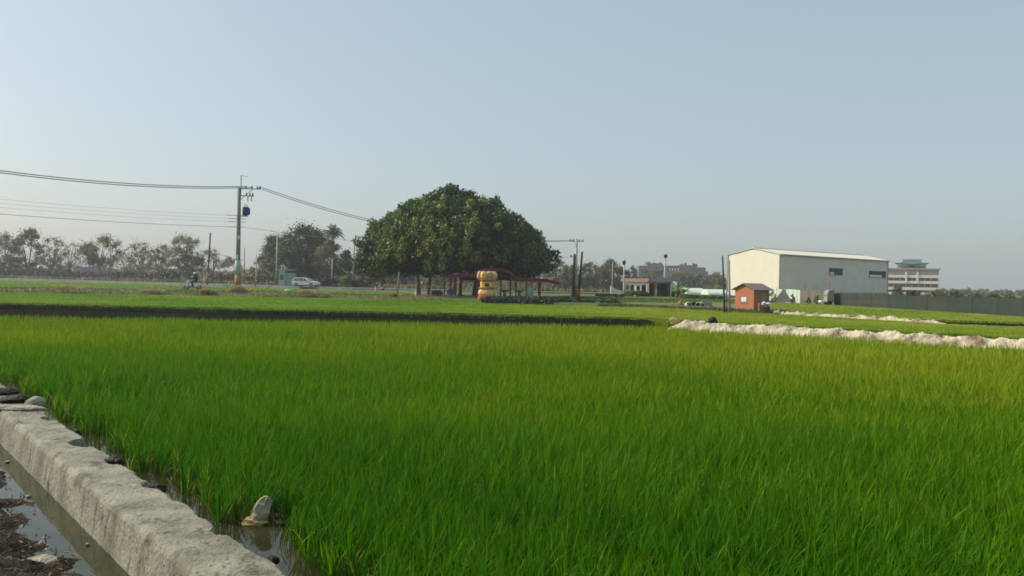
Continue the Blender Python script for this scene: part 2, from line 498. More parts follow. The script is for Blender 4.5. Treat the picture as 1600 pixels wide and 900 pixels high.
M['ditch_mud'] = mat('ditch_mud', (0.006, 0.009, 0.004), (0.016, 0.020, 0.009), spec=0.0, scale=2.0, rough=1.0, bump=0.8, bscale=7)
def ditch_bank(name, xs, f, dy=0.0):
    pth = [(float(x), float(f(np.array([x]))[0]) + dy) for x in xs]
    mb = MB(); vs = []
    for i, p in enumerate(pth):
        for o, z in ((-13.5, 0.028), (-0.55, 0.03), (-0.32, 0.14), (-0.22, 0.24), (0.1, 0.28), (0.6, 0.2), (1.4, 0.0)):
            a = 0.10 * mnoise.noise(Vector((p[0] * 0.7, o, 1.0)))
            vs.append((p[0], p[1] + o + a * (o > -3), z + (0.09 * mnoise.noise(Vector((p[0] * 1.9, o * 2, 4.0))) if z > 0.1 else 0)))
    fs = [(i * 7 + k, i * 7 + k + 1, (i + 1) * 7 + k + 1, (i + 1) * 7 + k) for i in range(len(pth) - 1) for k in range(6)]
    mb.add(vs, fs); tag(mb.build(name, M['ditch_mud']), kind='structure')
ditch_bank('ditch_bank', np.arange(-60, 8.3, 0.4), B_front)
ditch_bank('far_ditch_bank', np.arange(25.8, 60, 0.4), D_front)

# ------------------------------------------------------------------ low concrete wall
def concrete_mat():
    m = mat('weathered_concrete', (0.125, 0.12, 0.082), (0.30, 0.29, 0.215), scale=2.2, rough=0.9, bump=0.45, bscale=30, lo=0.3, hi=0.68, c3=(0.21, 0.203, 0.15))
    n = m.node_tree; b = n.nodes['Principled BSDF']
    prev = b.inputs['Base Color'].links[0].from_socket
    def dirt(scale, lo, hi, c, st):
        nonlocal prev
        mp = n.nodes.new('ShaderNodeMapping'); n.links.new(n.nodes['Texture Coordinate'].outputs['Object'], mp.inputs[0]); mp.inputs['Scale'].default_value = st
        t = n.nodes.new('ShaderNodeTexNoise'); t.inputs['Scale'].default_value = scale; t.inputs['Detail'].default_value = 10; t.inputs['Roughness'].default_value = 0.7
        r = n.nodes.new('ShaderNodeValToRGB'); r.color_ramp.elements[0].position = lo; r.color_ramp.elements[1].position = hi
        n.links.new(mp.outputs[0], t.inputs['Vector']); n.links.new(t.outputs['Fac'], r.inputs[0])
        mx = n.nodes.new('ShaderNodeMix'); mx.data_type = 'RGBA'
        n.links.new(r.outputs[0], mx.inputs['Factor']); n.links.new(prev, mx.inputs['A']); mx.inputs['B'].default_value = (*c, 1)
        prev = mx.outputs['Result']
    dirt(2.6, 0.54, 0.66, (0.06, 0.05, 0.032), (1, 1, 1))
    dirt(9.0, 0.54, 0.64, (0.10, 0.088, 0.058), (1, 1, 0.15))
    dirt(24.0, 0.58, 0.64, (0.05, 0.042, 0.03), (1, 1, 1))
    n.links.new(prev, b.inputs['Base Color'])
    return m
M['concrete'] = concrete_mat()

def build_wall():
    prof = []   # (n, z) from left foot over the top to the right foot
    for t in np.linspace(0, 1, 12): prof.append((-0.49 - 0.05 * (1 - t), -0.05 + 0.40 * t, 'L'))
    prof += [(-0.478, 0.375, 'L'), (-0.455, 0.392, 'T')]
    for t in np.linspace(0.12, 0.95, 15): prof.append((-0.49 + 0.49 * t, 0.40, 'T'))
    for t in np.linspace(0, 1, 8): prof.append((0.0 + 0.03 * t, 0.38 - 0.43 * t, 'R'))
    ss = np.arange(-4.0, 48, 0.045)
    ss = np.concatenate([np.arange(-4, 9, 0.035), np.arange(9, 20, 0.08), np.arange(20, 50, 0.3)])
    notch = [(4.1, 0.16, 0.15), (5.35, 0.24, 0.20), (2.9, 0.13, 0.10), (1.1, 0.12, 0.07), (-0.2, 0.10, 0.07), (7.3, 0.2, 0.16), (8.3, 0.35, 0.34), (9.2, 0.3, 0.4), (10.3, 0.4, 0.3), (12.3, 0.3, 0.3), (15.0, 0.5, 0.4)]
    vs = []
    for s_ in ss:
        for (n_, z_, side) in prof:
            p = wl(float(s_), n_)
            v3 = Vector((p.x, p.y, z_))
            nz = mnoise.fractal(v3 * 2.1, 0.9, 2.0, 4) * 0.006 + mnoise.fractal(v3 * 9.0, 0.8, 2.0, 4) * 0.005
            dn, dz = 0.0, 0.0
            edge = 0.0
            if side == 'L': dn = -nz * 0.8
            elif side == 'T':
                dz = nz * 1.0 + mnoise.noise(v3 * 0.8) * 0.015
            else: dn = nz
            # ragged right edge and broken out bites
            if n_ > -0.36 and z_ > 0.1:
                rag = mnoise.fractal(Vector((s_ * 2.3, 5.0, 0)), 0.7, 2.0, 5) * 0.055
                kk = (n_ + 0.36) / 0.36
                dn += rag * kk
                for (s0, hw, dp) in notch:
                    a = (s_ - s0) / hw
                    if abs(a) < 1:
                        g = (1 - a * a) ** 0.5 * dp
                        if n_ > -g: dz -= min(0.13, (n_ + g) * 2.2) * (0.8 + 0.3 * mnoise.noise(v3 * 20))
            q_ = wl(float(s_), n_ + dn)
            vs.append((q_.x, q_.y, z_ + dz))
    np_ = len(prof); fs = []
    for i in range(len(ss) - 1):
        for k in range(np_ - 1):
            fs.append((i * np_ + k, i * np_ + k + 1, (i + 1) * np_ + k + 1, (i + 1) * np_ + k))
    mb = MB(); mb.add(vs, fs); mb.add([], [])
    o = mb.build('low_wall', M['concrete'], smooth=False)
    return tag(o, 'low crumbling pale concrete wall between the ditch and the rice', 'wall')
wall = build_wall()

M['dark_mud'] = mat('wet_clod', (0.010, 0.008, 0.005), (0.03, 0.024, 0.014), spec=0.15, scale=12, rough=0.5, bump=0.6, bscale=40)
M['litter_mud'] = mat('littered_mud', (0.012, 0.009, 0.003), (0.055, 0.038, 0.014), spec=0.12, scale=7, rough=0.7, bump=1.0, bscale=22, c3=(0.03, 0.022, 0.010), lo=0.38, hi=0.72)
M['stone'] = mat('pale_stone', (0.22, 0.20, 0.145), (0.40, 0.365, 0.28), scale=6, rough=0.9, bump=0.6, bscale=30)
M['leaf_litter'] = mat('dead_leaf', (0.30, 0.22, 0.06), (0.45, 0.36, 0.14), scale=9, rough=0.8)

def rock(name, loc, size, m, seed, label=None, cat=None, group=None, sub=3, rz=0.0, rx=0.0, amp=0.25):
    bm = bmesh.new(); bmesh.ops.create_icosphere(bm, subdivisions=sub, radius=1.0)
    for v in bm.verts:
        n = mnoise.fractal(v.co * 1.3 + Vector((seed * 7.1, seed * 3.3, 0)), 0.8, 2.0, 4)
        v.co *= 1 + n * amp
        v.co = Vector((v.co.x * size[0] / 2, v.co.y * size[1] / 2, v.co.z * size[2] / 2))
    me = bpy.data.meshes.new(name); bm.to_mesh(me); bm.free(); me.materials.append(m)
    o = bpy.data.objects.new(name, me); col.objects.link(o)
    o.location = loc; o.rotation_euler = (rx, 0, rz)
    return tag(o, label, cat, group)

# mud clods stuck on the broken right edge of the wall
rock('mud_clod', wl(4.25, 0.0, 0.36), (0.20, 0.16, 0.12), M['dark_mud'], 1, 'black wet mud clod in the upper bite of the wall edge', 'mud clod', 'mud clods on the wall')
rock('mud_clod', wl(2.95, 0.03, 0.33), (0.22, 0.16, 0.12), M['dark_mud'], 2, 'black wet mud clod in the lower bite of the wall edge', 'mud clod', 'mud clods on the wall')
rock('mud_clod', wl(6.6, 0.05, 0.30), (0.28, 0.14, 0.14), M['dark_mud'], 3, 'black wet mud clod at the water beside the bright reflection', 'mud clod', 'mud clods on the wall')
rock('mud_clod', wl(0.35, 0.06, 0.36), (0.10, 0.09, 0.07), M['dark_mud'], 4, 'small dark clod on the wall edge nearest the camera', 'mud clod', 'mud clods on the wall')
for k, (s_, n_, sx, sy, sz, m_, lb) in enumerate([(8.35, -0.28, 0.75, 0.22, 0.10, 'stone', 'flat broken concrete slab lying across the far wall top'), (9.3, -0.15, 0.42, 0.3, 0.14, 'dark_mud', 'dark lump of broken rubble on the far wall top'), (8.9, 0.04, 0.26, 0.22, 0.14, 'stone', 'small pale rubble piece on the edge of the far wall top'), (10.2, -0.2, 0.5, 0.35, 0.16, 'dark_mud', 'blackish rubble farthest along the visible wall top')]):
    p = wl(s_, n_, 0.42)
    rock('rubble', p, (sx, sy, sz), M[m_], 10 + k, lb, 'rubble', 'rubble on the wall', rz=0.3 * k)

# broken pale chunk leaning in the water at the rice edge
def chunk():
    p = G(404, 8.0, 0.0)
    e = empty('concrete_chunk', p, 'pale broken concrete chunk leaning in the water at the rice edge', 'concrete chunk')
    a = rock('broken_block', (0.01, 0.0, 0.11), (0.17, 0.12, 0.36), M['spoil'], 31, rx=0.15, amp=0.35); a.rotation_euler = (0.1, 0.45, 0.3); a.parent = e
    b = rock('mud_base', (-0.03, 0, 0.03), (0.25, 0.18, 0.10), M['leaf_litter'], 33, amp=0.4); b.parent = e
chunk()

# muddy, littered bank at lower left
def mudbank():
    ns = np.concatenate([np.arange(-0.62, -2.6, -0.035), np.arange(-2.6, -7, -0.25)])
    ss = np.arange(-7, 14, 0.045)
    vs = []
    for s_ in ss:
        for n_ in ns:
            p = wl(float(s_), float(n_))
            f = mnoise.fractal(Vector((p.x * 2.2, p.y * 2.2, 0)), 0.75, 2.0, 6)
            g = mnoise.noise(Vector((p.x * 14, p.y * 14, 3)))
            rise = max(0, (-n_ - 1.0)) * 0.28
            z = 0.012 + (min(1.0, max(-1.5, (-n_ - 0.80) * 3.0))) * 0.05 + min(rise, 0.6) + f * 0.045 + g * 0.016
            vs.append((p.x, p.y, z))
    k = len(ns); fs = [(i * k + j, i * k + j + 1, (i + 1) * k + j + 1, (i + 1) * k + j) for i in range(len(ss) - 1) for j in range(k - 1)]
    mb = MB(); mb.add(vs, fs)
    tag(mb.build('mud_bank', M['litter_mud'], smooth=True), kind='structure')
    # dead leaves, straw and pebbles strewn over it: one object, uncountable
    n = 5200
    s_ = rng.uniform(-2.5, 6, n); nn = -rng.uniform(0.66, 2.6, n) ** 1.0
    V, Q, T = [], [], []
    xs = A0.x + WU.x * s_ + WN.x * nn; ys = A0.y + WU.y * s_ + WN.y * nn
    for i in range(n):
        f = mnoise.fractal(Vector((xs[i] * 2.2, ys[i] * 2.2, 0)), 0.75, 2.0, 6)
        z = 0.012 + min(1.0, max(-1.5, (-nn[i] - 0.80) * 3.0)) * 0.05 + min(max(0, -nn[i] - 1.0) * 0.28, 0.6) + f * 0.045 + 0.008
        if z < 0.026:
            if rng.uniform() < 0.8: continue
            z = 0.028
        a = rng.uniform(0, 6.28); L = rng.uniform(0.012, 0.05) * (2.2 if rng.uniform() < 0.12 else 1); W = rng.uniform(0.004, 0.018)
        dx, dy = math.cos(a), math.sin(a); tz = rng.uniform(-0.3, 0.8)
        b = len(V)
        V += [(xs[i] - dx * L / 2 - dy * W / 2, ys[i] - dy * L / 2 + dx * W / 2, z), (xs[i] - dx * L / 2 + dy * W / 2, ys[i] - dy * L / 2 - dx * W / 2, z),
              (xs[i] + dx * L / 2 + dy * W / 2, ys[i] + dy * L / 2 - dx * W / 2, z + tz * L), (xs[i] + dx * L / 2 - dy * W / 2, ys[i] + dy * L / 2 + dx * W / 2, z + tz * L)]
        Q.append((b, b + 1, b + 2, b + 3)); t = rng.uniform(0, 1) ** 3; T += [t] * 4
    lm = leafmat('litter', [(0, (0.02, 0.014, 0.006)), (0.4, (0.10, 0.065, 0.02)), (0.8, (0.26, 0.19, 0.09)), (1, (0.5, 0.46, 0.36))], trans=0.1, rough=0.8)
    tag(np_mesh('leaf_litter', V, Q, lm, tint=T), 'dead leaves and straw strewn over the dark mud bank', 'leaf litter', kind='stuff')
mudbank()
for k, (px, py, sz, lb) in enumerate([(65, 880, (0.26, 0.18, 0.09), 'largest pale stone lying on the dark mud bank'), (15, 885, (0.12, 0.09, 0.06), 'pale pebble at the bottom left corner of the mud bank'), (137, 851, (0.035, 0.03, 0.03), 'tiny pale pebble floating clear in the ditch water'), (45, 776, (0.05, 0.04, 0.03), 'tiny pale pebble at the upper end of the bright ditch water'), (12, 722, (0.06, 0.05, 0.03), 'small pebble highest up the mud bank near the wall')]):
    d = (CAM.z - 0.03) * F / (py - hz(px)); p = G(px, d, 0.045 if k in (0, 1) else 0.035)
    rock('pebble', p, sz, M['stone'], 40 + k, lb, 'stone', 'pale stones at the ditch', sub=2)

# ------------------------------------------------------------------ spoil heap and bunds
def heap(name, label, path, halfw, height, step, mat_, seed, kind=None, var=1.0):
    vs = []; rows = []
    P2 = [Vector(p) for p in path]
    L = [0.0]
    for i in range(1, len(P2)): L.append(L[-1] + (P2[i] - P2[i - 1]).length)
    tot = L[-1]; n = int(tot / step); prof = np.linspace(-1.15, 1.15, 25)
    for i in range(n + 1):
        s_ = tot * i / n; j = max(k for k in range(len(L)) if L[k] <= s_ + 1e-6); j = min(j, len(P2) - 2)
        t = (s_ - L[j]) / (L[j + 1] - L[j]); c = P2[j].lerp(P2[j + 1], t); d = (P2[j + 1] - P2[j]).normalized(); nn = Vector((d.y, -d.x))
        endf = min(1, max(0.02, s_ / (1.0)), max(0.02, (tot - s_) / 1.0)) ** 0.6
        hv = height * (1 + 0.28 * var * mnoise.noise(Vector((s_ * 0.45, seed, 0))) + 0.16 * var * mnoise.noise(Vector((s_ * 1.7, seed, 5)))) * endf
        for u in prof:
            wob = 1 + 0.2 * mnoise.noise(Vector((s_ * 0.8, seed + u, 2)))
            x = c + nn * (u * halfw * wob)
            b = max(0.0, 1 - abs(u) ** 1.9)
            z = hv * b + mnoise.fractal(Vector((x.x * 1.6, x.y * 1.6, seed)), 0.7, 2.0, 6) * 0.16 * height * (0.25 + b) * 1.4 - 0.06 * (abs(u) > 1)
            vs.append((x.x, x.y, z))
    k = len(prof); fs = [(i * k + j, i * k + j + 1, (i + 1) * k + j + 1, (i + 1) * k + j) for i in range(n) for j in range(k - 1)]
    mb = MB(); mb.add(vs, fs)
    o = mb.build(name, mat_)
    if kind: return tag(o, kind=kind)
    return tag(o, label, 'soil bank')
heap('spoil_bank', 'long heap of pale sandy spoil along the right edge of the near paddy', [(7.6, 42.4), (9.2, 42.0), (13, 38.2), (20, 31.5), (32, 20), (46, 6)], 1.0, 0.52, 0.09, M['spoil'], 1.0)
heap('soil_bund', 'thin pale soil bund leading from the red shed towards the right', [(19.6, 66.5), (20.3, 62.5), (25.2, 51.6), (25.9, 50.6)], 0.45, 0.53, 0.12, M['spoil'], 4.0, var=0.3)

def lumpy_stone(px, py, d, s, lb, seed, m_='stone'):
    p = P(px, py, d); rock('soil_lump', p, (s, s * 0.8, s * 0.8), M[m_], seed, lb, 'lump', 'lumps by the spoil heap')
lumpy_stone(1053, 501, 43.0, 0.45, 'orange brown lump of soil at the left tip of the spoil heap', 61, 'leaf_litter')
lumpy_stone(1114, 501, 43.2, 0.45, 'black plastic bundle behind the left part of the spoil heap', 62, 'dark_mud')

# ------------------------------------------------------------------ trees
def leaf_cloud(centers, radii, counts, size, tint_c, squash=0.8, droop=0.0, loose=False):
    """leaf quads around clump centres"""
    C = np.repeat(centers, counts, 0); Rr = np.repeat(radii, counts); n = len(C)
    tc = np.repeat(tint_c, counts)
    d = rng.normal(size=(n, 3)); d /= np.linalg.norm(d, axis=1)[:, None]
    rr = (np.abs(rng.normal(0, 0.55, n)) if loose else rng.uniform(0.25, 1.0, n) ** 0.55) * Rr
    p = C + d * rr[:, None] * np.array([1, 1, squash])
    nrm = d * 0.9 + rng.normal(size=(n, 3)) * 0.55 + np.array([0, 0, 0.35])
    nrm /= np.linalg.norm(nrm, axis=1)[:, None]
    a = np.cross(nrm, rng.normal(size=(n, 3))); a /= np.linalg.norm(a, axis=1)[:, None] + 1e-9
    a[:, 2] -= droop; a /= np.linalg.norm(a, axis=1)[:, None] + 1e-9
    b = np.cross(nrm, a)
    s_ = (size * rng.uniform(0.6, 1.35, n))[:, None]
    V = np.stack([p - a * s_ * 0.5, p + b * s_ * 0.27, p + a * s_ * 0.5, p - b * s_ * 0.27], 1).reshape(-1, 3)
    Q = np.arange(n * 4).reshape(-1, 4)
    T = np.repeat(np.clip(tc + rng.normal(0, 0.07, n), 0, 1), 4)
    return V, Q, T

M['bark'] = mat('bark', (0.10, 0.075, 0.05), (0.22, 0.18, 0.13), scale=5, rough=0.95, bump=0.7, bscale=20, stretch=(1, 1, 0.3))
M['pale_bark'] = mat('pale_bark', (0.28, 0.22, 0.15), (0.42, 0.34, 0.24), scale=4, rough=0.95, bump=0.6, bscale=20, stretch=(1, 1, 0.3))
GR = lambda k: [(0.0, (0.008 * k, 0.020 * k, 0.006 * k)), (0.4, (0.026 * k, 0.055 * k, 0.012 * k)), (0.75, (0.07 * k, 0.115 * k, 0.02 * k)), (1.0, (0.20 * k, 0.20 * k, 0.035 * k))]
M['banyan_leaf'] = leafmat('banyan_leaf', [(0.0, (0.008, 0.026, 0.006)), (0.4, (0.022, 0.062, 0.010)), (0.7, (0.085, 0.16, 0.020)), (1.0, (0.25, 0.25, 0.035))], trans=0.25)
M['dark_leaf'] = leafmat('dark_leaf', [(0.0, (0.015, 0.04, 0.016)), (0.5, (0.045, 0.085, 0.026)), (1.0, (0.12, 0.16, 0.045))], trans=0.3)
M['olive_leaf'] = leafmat('olive_leaf', [(0.0, (0.065, 0.078, 0.033)), (0.5, (0.169, 0.169, 0.072)), (1.0, (0.312, 0.260, 0.130))], trans=0.42)
M['brown_leaf'] = leafmat('brown_leaf', [(0.0, (0.09, 0.095, 0.05)), (0.5, (0.21, 0.20, 0.11)), (1.0, (0.34, 0.30, 0.18))], trans=0.42)
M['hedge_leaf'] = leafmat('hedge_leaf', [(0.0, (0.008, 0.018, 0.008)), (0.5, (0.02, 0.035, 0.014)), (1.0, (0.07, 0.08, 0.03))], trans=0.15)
M['red_hedge_leaf'] = leafmat('reddish_hedge_leaf', [(0.0, (0.03, 0.015, 0.012)), (0.5, (0.07, 0.035, 0.025)), (1.0, (0.14, 0.10, 0.05))], trans=0.15)
M['lime_leaf'] = leafmat('lime_leaf', [(0.0, (0.04, 0.09, 0.01)), (0.5, (0.10, 0.17, 0.02)), (1.0, (0.22, 0.28, 0.05))], trans=0.3)
M['straw'] = leafmat('dry_straw', [(0.0, (0.26, 0.18, 0.07)), (0.5, (0.42, 0.32, 0.15)), (1.0, (0.55, 0.45, 0.25))], trans=0.2)

def limbs(mb, base, tips, r0, split_h, n=6):
    for t in tips:
        t = Vector(t); b = Vector(base)
        a = Vector((b.x + (t.x - b.x) * 0.08, b.y + (t.y - b.y) * 0.08, split_h + random.uniform(-0.1, 0.15) * split_h))
        m_ = a.lerp(t, 0.5) + Vector((random.uniform(-.3, .3), random.uniform(-.3, .3), 0.12 * (t.z - a.z)))
        mb.tube([a, a.lerp(m_, 0.5), m_, m_.lerp(t, 0.55), t], [r0 * 0.42, r0 * 0.34, r0 * 0.24, r0 * 0.15, r0 * 0.06], n=n, cap=False)

def tree(label, px, d, ytop, wpx, kind='olive_leaf', z0=0.5, leaves=900, lsize=0.55, group=None, dens=2.6, clear=0.3, name='tree', bark='bark', nl=9, ragged=1.0, tintc=0.5, depth=None):
    b = G(px, d, z0)
    H = ztop(px, ytop, d) - z0; Wd = wpx / F * d * (1.2 if d > 235 else 1.0); D = depth or Wd
    e = empty(name, b, label, 'tree', group)
    cz0 = H * clear
    cs, rs = [], []
    for k in range(nl * 4):
        u = random.uniform(0, 1); ph = random.uniform(0, 2 * math.pi)
        hh = random.uniform(0.0, 1.0)
        rad = math.sqrt(max(0.03, 1 - (abs(hh - 0.38) / 0.66) ** 2.1)) * (u ** 0.45) * 0.84
        cs.append((math.cos(ph) * rad * Wd / 2, math.sin(ph) * rad * D / 2, cz0 + hh * (H - cz0) * 0.90))
        rs.append(random.uniform(0.22, 0.40) * min(Wd, (H - cz0) * 1.3) * 0.60 * ragged)
    # a sure top and both sides
    cs += [(0.05 * Wd, 0, H * 0.93), (-Wd * 0.38, 0, cz0 + (H - cz0) * 0.45), (Wd * 0.38, 0, cz0 + (H - cz0) * 0.45)]
    rs += [0.14 * Wd] * 3
    cs = np.array(cs); rs = np.array(rs)
    cnt = np.maximum(6, (1.7 * leaves * (rs / rs.sum()) * dens)).astype(int)
    tint = np.clip(tintc + rng.normal(0, 0.14, len(cs)), 0, 1)
    V, Q, T = leaf_cloud(cs, rs, cnt, lsize * 0.85, tint, loose=True)
    np_mesh('crown', V, Q, M[kind], e, tint=T)
    mb = MB(); r0 = 0.028 * H + 0.05
    mb.tube([(0, 0, -0.1), (0.02, 0, H * 0.12), (random.uniform(-.05, .05) * H * 0.3, 0, cz0 * 1.1)], [r0 * 1.2, r0 * 0.9, r0 * 0.7], n=8)
    idx = random.sample(range(nl * 4), min(nl + 3, nl * 4))
    limbs(mb, (0, 0, 0), [cs[i] for i in idx], r0, cz0 * 0.95, n=5)
    for i in idx[:8]:   # twigs past the leaves
        c = Vector(cs[i])
        for q_ in range(3):
            mb.tube([c, c + Vector((random.uniform(-1, 1), random.uniform(-1, 1), random.uniform(0.2, 1.3))) * rs[i] * 1.0], [0.04, 0.012], n=3, cap=False)
    mb.build('trunk', M[bark], e)
    return e

def rd(px):   # depth of the main road in the column px
    return float(interp(px, [-200, 0, 150, 300, 400, 478, 560, 640, 1200], [300, 255, 232, 200, 180, 162, 156, 154, 154]))

ROW = 'trees in the row behind the road at left'
tree('ragged olive tree at the left end of the row, cut by the photo edge', 4, 268, 364, 62, 'olive_leaf', leaves=1300, lsize=0.75, group=ROW, clear=0.22)
tree('dark bluish green tree, the tallest near the left end of the row', 44, 272, 355, 50, 'dark_leaf', leaves=1300, lsize=0.7, group=ROW, clear=0.15, ragged=0.9)
tree('thin brown tree just right of the dark bluish tree', 80, 270, 368, 42, 'brown_leaf', leaves=700, lsize=0.6, group=ROW, clear=0.25)
tree('pale, almost bare tree with open branches before the round olive tree', 109, 280, 377, 40, 'brown_leaf', leaves=330, lsize=0.5, group=ROW, clear=0.3)
tree('round spreading olive tree with bare trunk, middle of the left row', 155, 258, 368, 66, 'olive_leaf', leaves=1500, lsize=0.65, group=ROW, clear=0.34)
tree('low brown twiggy tree right of the round olive tree', 198, 275, 384, 32, 'brown_leaf', leaves=330, lsize=0.5, group=ROW, clear=0.25)
tree('sandy brown pointed tree in the middle of the row', 222, 265, 376, 44, 'brown_leaf', leaves=800, lsize=0.6, group=ROW, clear=0.2, tintc=0.65)
tree('small olive tree with two tops left of the tall open tree', 254, 258, 381, 42, 'olive_leaf', leaves=900, lsize=0.6, group=ROW, clear=0.22)
tree('tall open reddish brown tree behind the scooter rider', 292, 246, 367, 62, 'brown_leaf', leaves=1000, lsize=0.55, group=ROW, clear=0.35)
tree('dark green bush tree under the tall open tree', 296, 240, 392, 44, 'dark_leaf', leaves=1000, lsize=0.6, group=ROW, clear=0.18)
tree('thin bare grey tree left of the main power pole', 332, 255, 388, 40, 'brown_leaf', leaves=420, lsize=0.5, group=ROW, clear=0.25, tintc=0.3)
tree('faint grey blue tree mound far off beside the main power pole', 354, 420, 401, 40, 'dark_leaf', leaves=900, lsize=1.2, group=ROW, clear=0.02)
tree('olive bush tree between the two light poles right of the main power pole', 408, 222, 396, 38, 'olive_leaf', leaves=900, lsize=0.6, group=ROW, clear=0.1)

GC = 'trees of the dark grove behind the white car'
tree('brownish tree at the left side of the dark grove', 427, 196, 366, 52, 'olive_leaf', leaves=2200, lsize=0.55, group=GC, clear=0.16, tintc=0.3)
tree('big dense green tree at the centre of the dark grove', 474, 192, 351, 92, 'dark_leaf', leaves=6500, lsize=0.55, group=GC, clear=0.14, nl=14)
tree('broad dark tree low at the centre front of the grove', 462, 186, 380, 84, 'dark_leaf', leaves=3500, lsize=0.5, group=GC, clear=0.12, tintc=0.35)
tree('yellowish green tree at the right side of the grove', 511, 184, 372, 50, 'olive_leaf', leaves=2600, lsize=0.5, group=GC, clear=0.10, tintc=0.45)
tree('dark low tree at the right end of the grove', 540, 182, 390, 44, 'dark_leaf', leaves=2200, lsize=0.5, group=GC, clear=0.05, tintc=0.3)
tree('dark tree filling the gap between the grove and the great banyan', 585, 196, 398, 60, 'dark_leaf', leaves=2600, lsize=0.55, group=GC, clear=0.05, tintc=0.35)

def palm(label, px, d, ytop, z0=0.5, group=None):
    b = G(px, d, z0); H = ztop(px, ytop, d) - z0
    e = empty('palm_tree', b, label, 'palm tree', group)
    mb = MB(); mb.tube([(0, 0, -0.1), (0.1, 0, H * 0.4), (0.0, 0, H * 0.85)], [0.3, 0.22, 0.2], n=8); mb.build('trunk', M['bark'], e)
    V, T = [], []
    for k in range(26):
        a = random.uniform(0, 6.28); el = random.uniform(-0.2, 1.25); L = random.uniform(2.0, 3.1)
        pts = []
        p = Vector((0, 0, H * 0.85)); v = Vector((math.cos(a) * math.cos(el), math.sin(a) * math.cos(el), math.sin(el)))
        for i in range(7):
            pts.append(p.copy()); p = p + v * L / 6; v.z -= 0.24; v.normalize()
        for i in range(6):
            side = v.cross(Vector((0, 0, 1))).normalized(); t = (pts[i + 1] - pts[i]).normalized(); side = t.cross(Vector((0, 0, 1))).normalized()
            for sg in (-1, 1):
                for j in range(2):
                    q0 = pts[i].lerp(pts[i + 1], j / 2); q1 = q0 + t * 0.16
                    tip = side * sg * 0.75 * (1 - i / 8) + Vector((0, 0, -0.25)) + t * 0.25
                    V += [q0, q1, q1 + tip, q0 + tip]; T += [0.4 + random.uniform(-.2, .2)] * 4
    np_mesh('frond', [tuple(v) for v in V], np.arange(len(V)).reshape(-1, 4), M['dark_leaf'], e, tint=T)
palm('single palm rising over the right side of the dark grove', 519, 188, 349)

# background trees right of the great banyan
BT = 'trees in the background between the banyan and the warehouse'
for (px, d, yt, wp_, kd, lv, lb, tc_) in [
    (628, 215, 404, 50, 'dark_leaf', 1500, 'dark tree seen under the left side of the banyan crown', 0.3),
    (685, 230, 402, 50, 'olive_leaf', 1300, 'olive tree seen through the left half of the pavilion', 0.3),
    (745, 230, 400, 60, 'dark_leaf', 1300, 'dark tree seen through the middle of the pavilion', 0.35),
    (815, 225, 405, 66, 'olive_leaf', 1300, 'brown olive tree seen through the right half of the pavilion', 0.45),
    (872, 236, 407, 44, 'olive_leaf', 1300, 'pale olive tree at the right edge of the banyan crown', 0.6),
    (893, 226, 414, 34, 'dark_leaf', 1000, 'green tree behind the cluster of three poles', 0.5),
    (920, 232, 409, 40, 'olive_leaf', 1400, 'brownish green tree just right of the three poles', 0.35),
    (941, 240, 414, 34, 'dark_leaf', 1100, 'dark tree between the brownish tree and the tall green tree', 0.35),
    (952, 236, 404, 34, 'olive_leaf', 1400, 'tall green tree left of the house with arches', 0.4),
    (968, 232, 416, 34, 'dark_leaf', 1100, 'dark tree touching the left end of the arched house', 0.3),
    (987, 300, 414, 18, 'dark_leaf', 500, 'small far tree above the flat roof of the arched house', 0.4),
    (1003, 320, 422, 40, 'dark_leaf', 800, 'low far trees above the arched house roof', 0.5),
    (1030, 300, 421, 52, 'olive_leaf', 1100, 'brownish tree right behind the dark pyramid roof', 0.35),
    (1060, 280, 426, 50, 'olive_leaf', 1200, 'muted green tree right of the arched house', 0.4),
    (1090, 270, 430, 50, 'dark_leaf', 1200, 'bluish green tree in front of the long hazy building', 0.5),
    (1118, 265, 427, 44, 'brown_leaf', 1200, 'brown grey tree left of the warehouse', 0.35)]:
    tree(lb, px, d, yt, wp_, kd, leaves=lv, lsize=0.6, group=BT, clear=0.04, tintc=tc_)

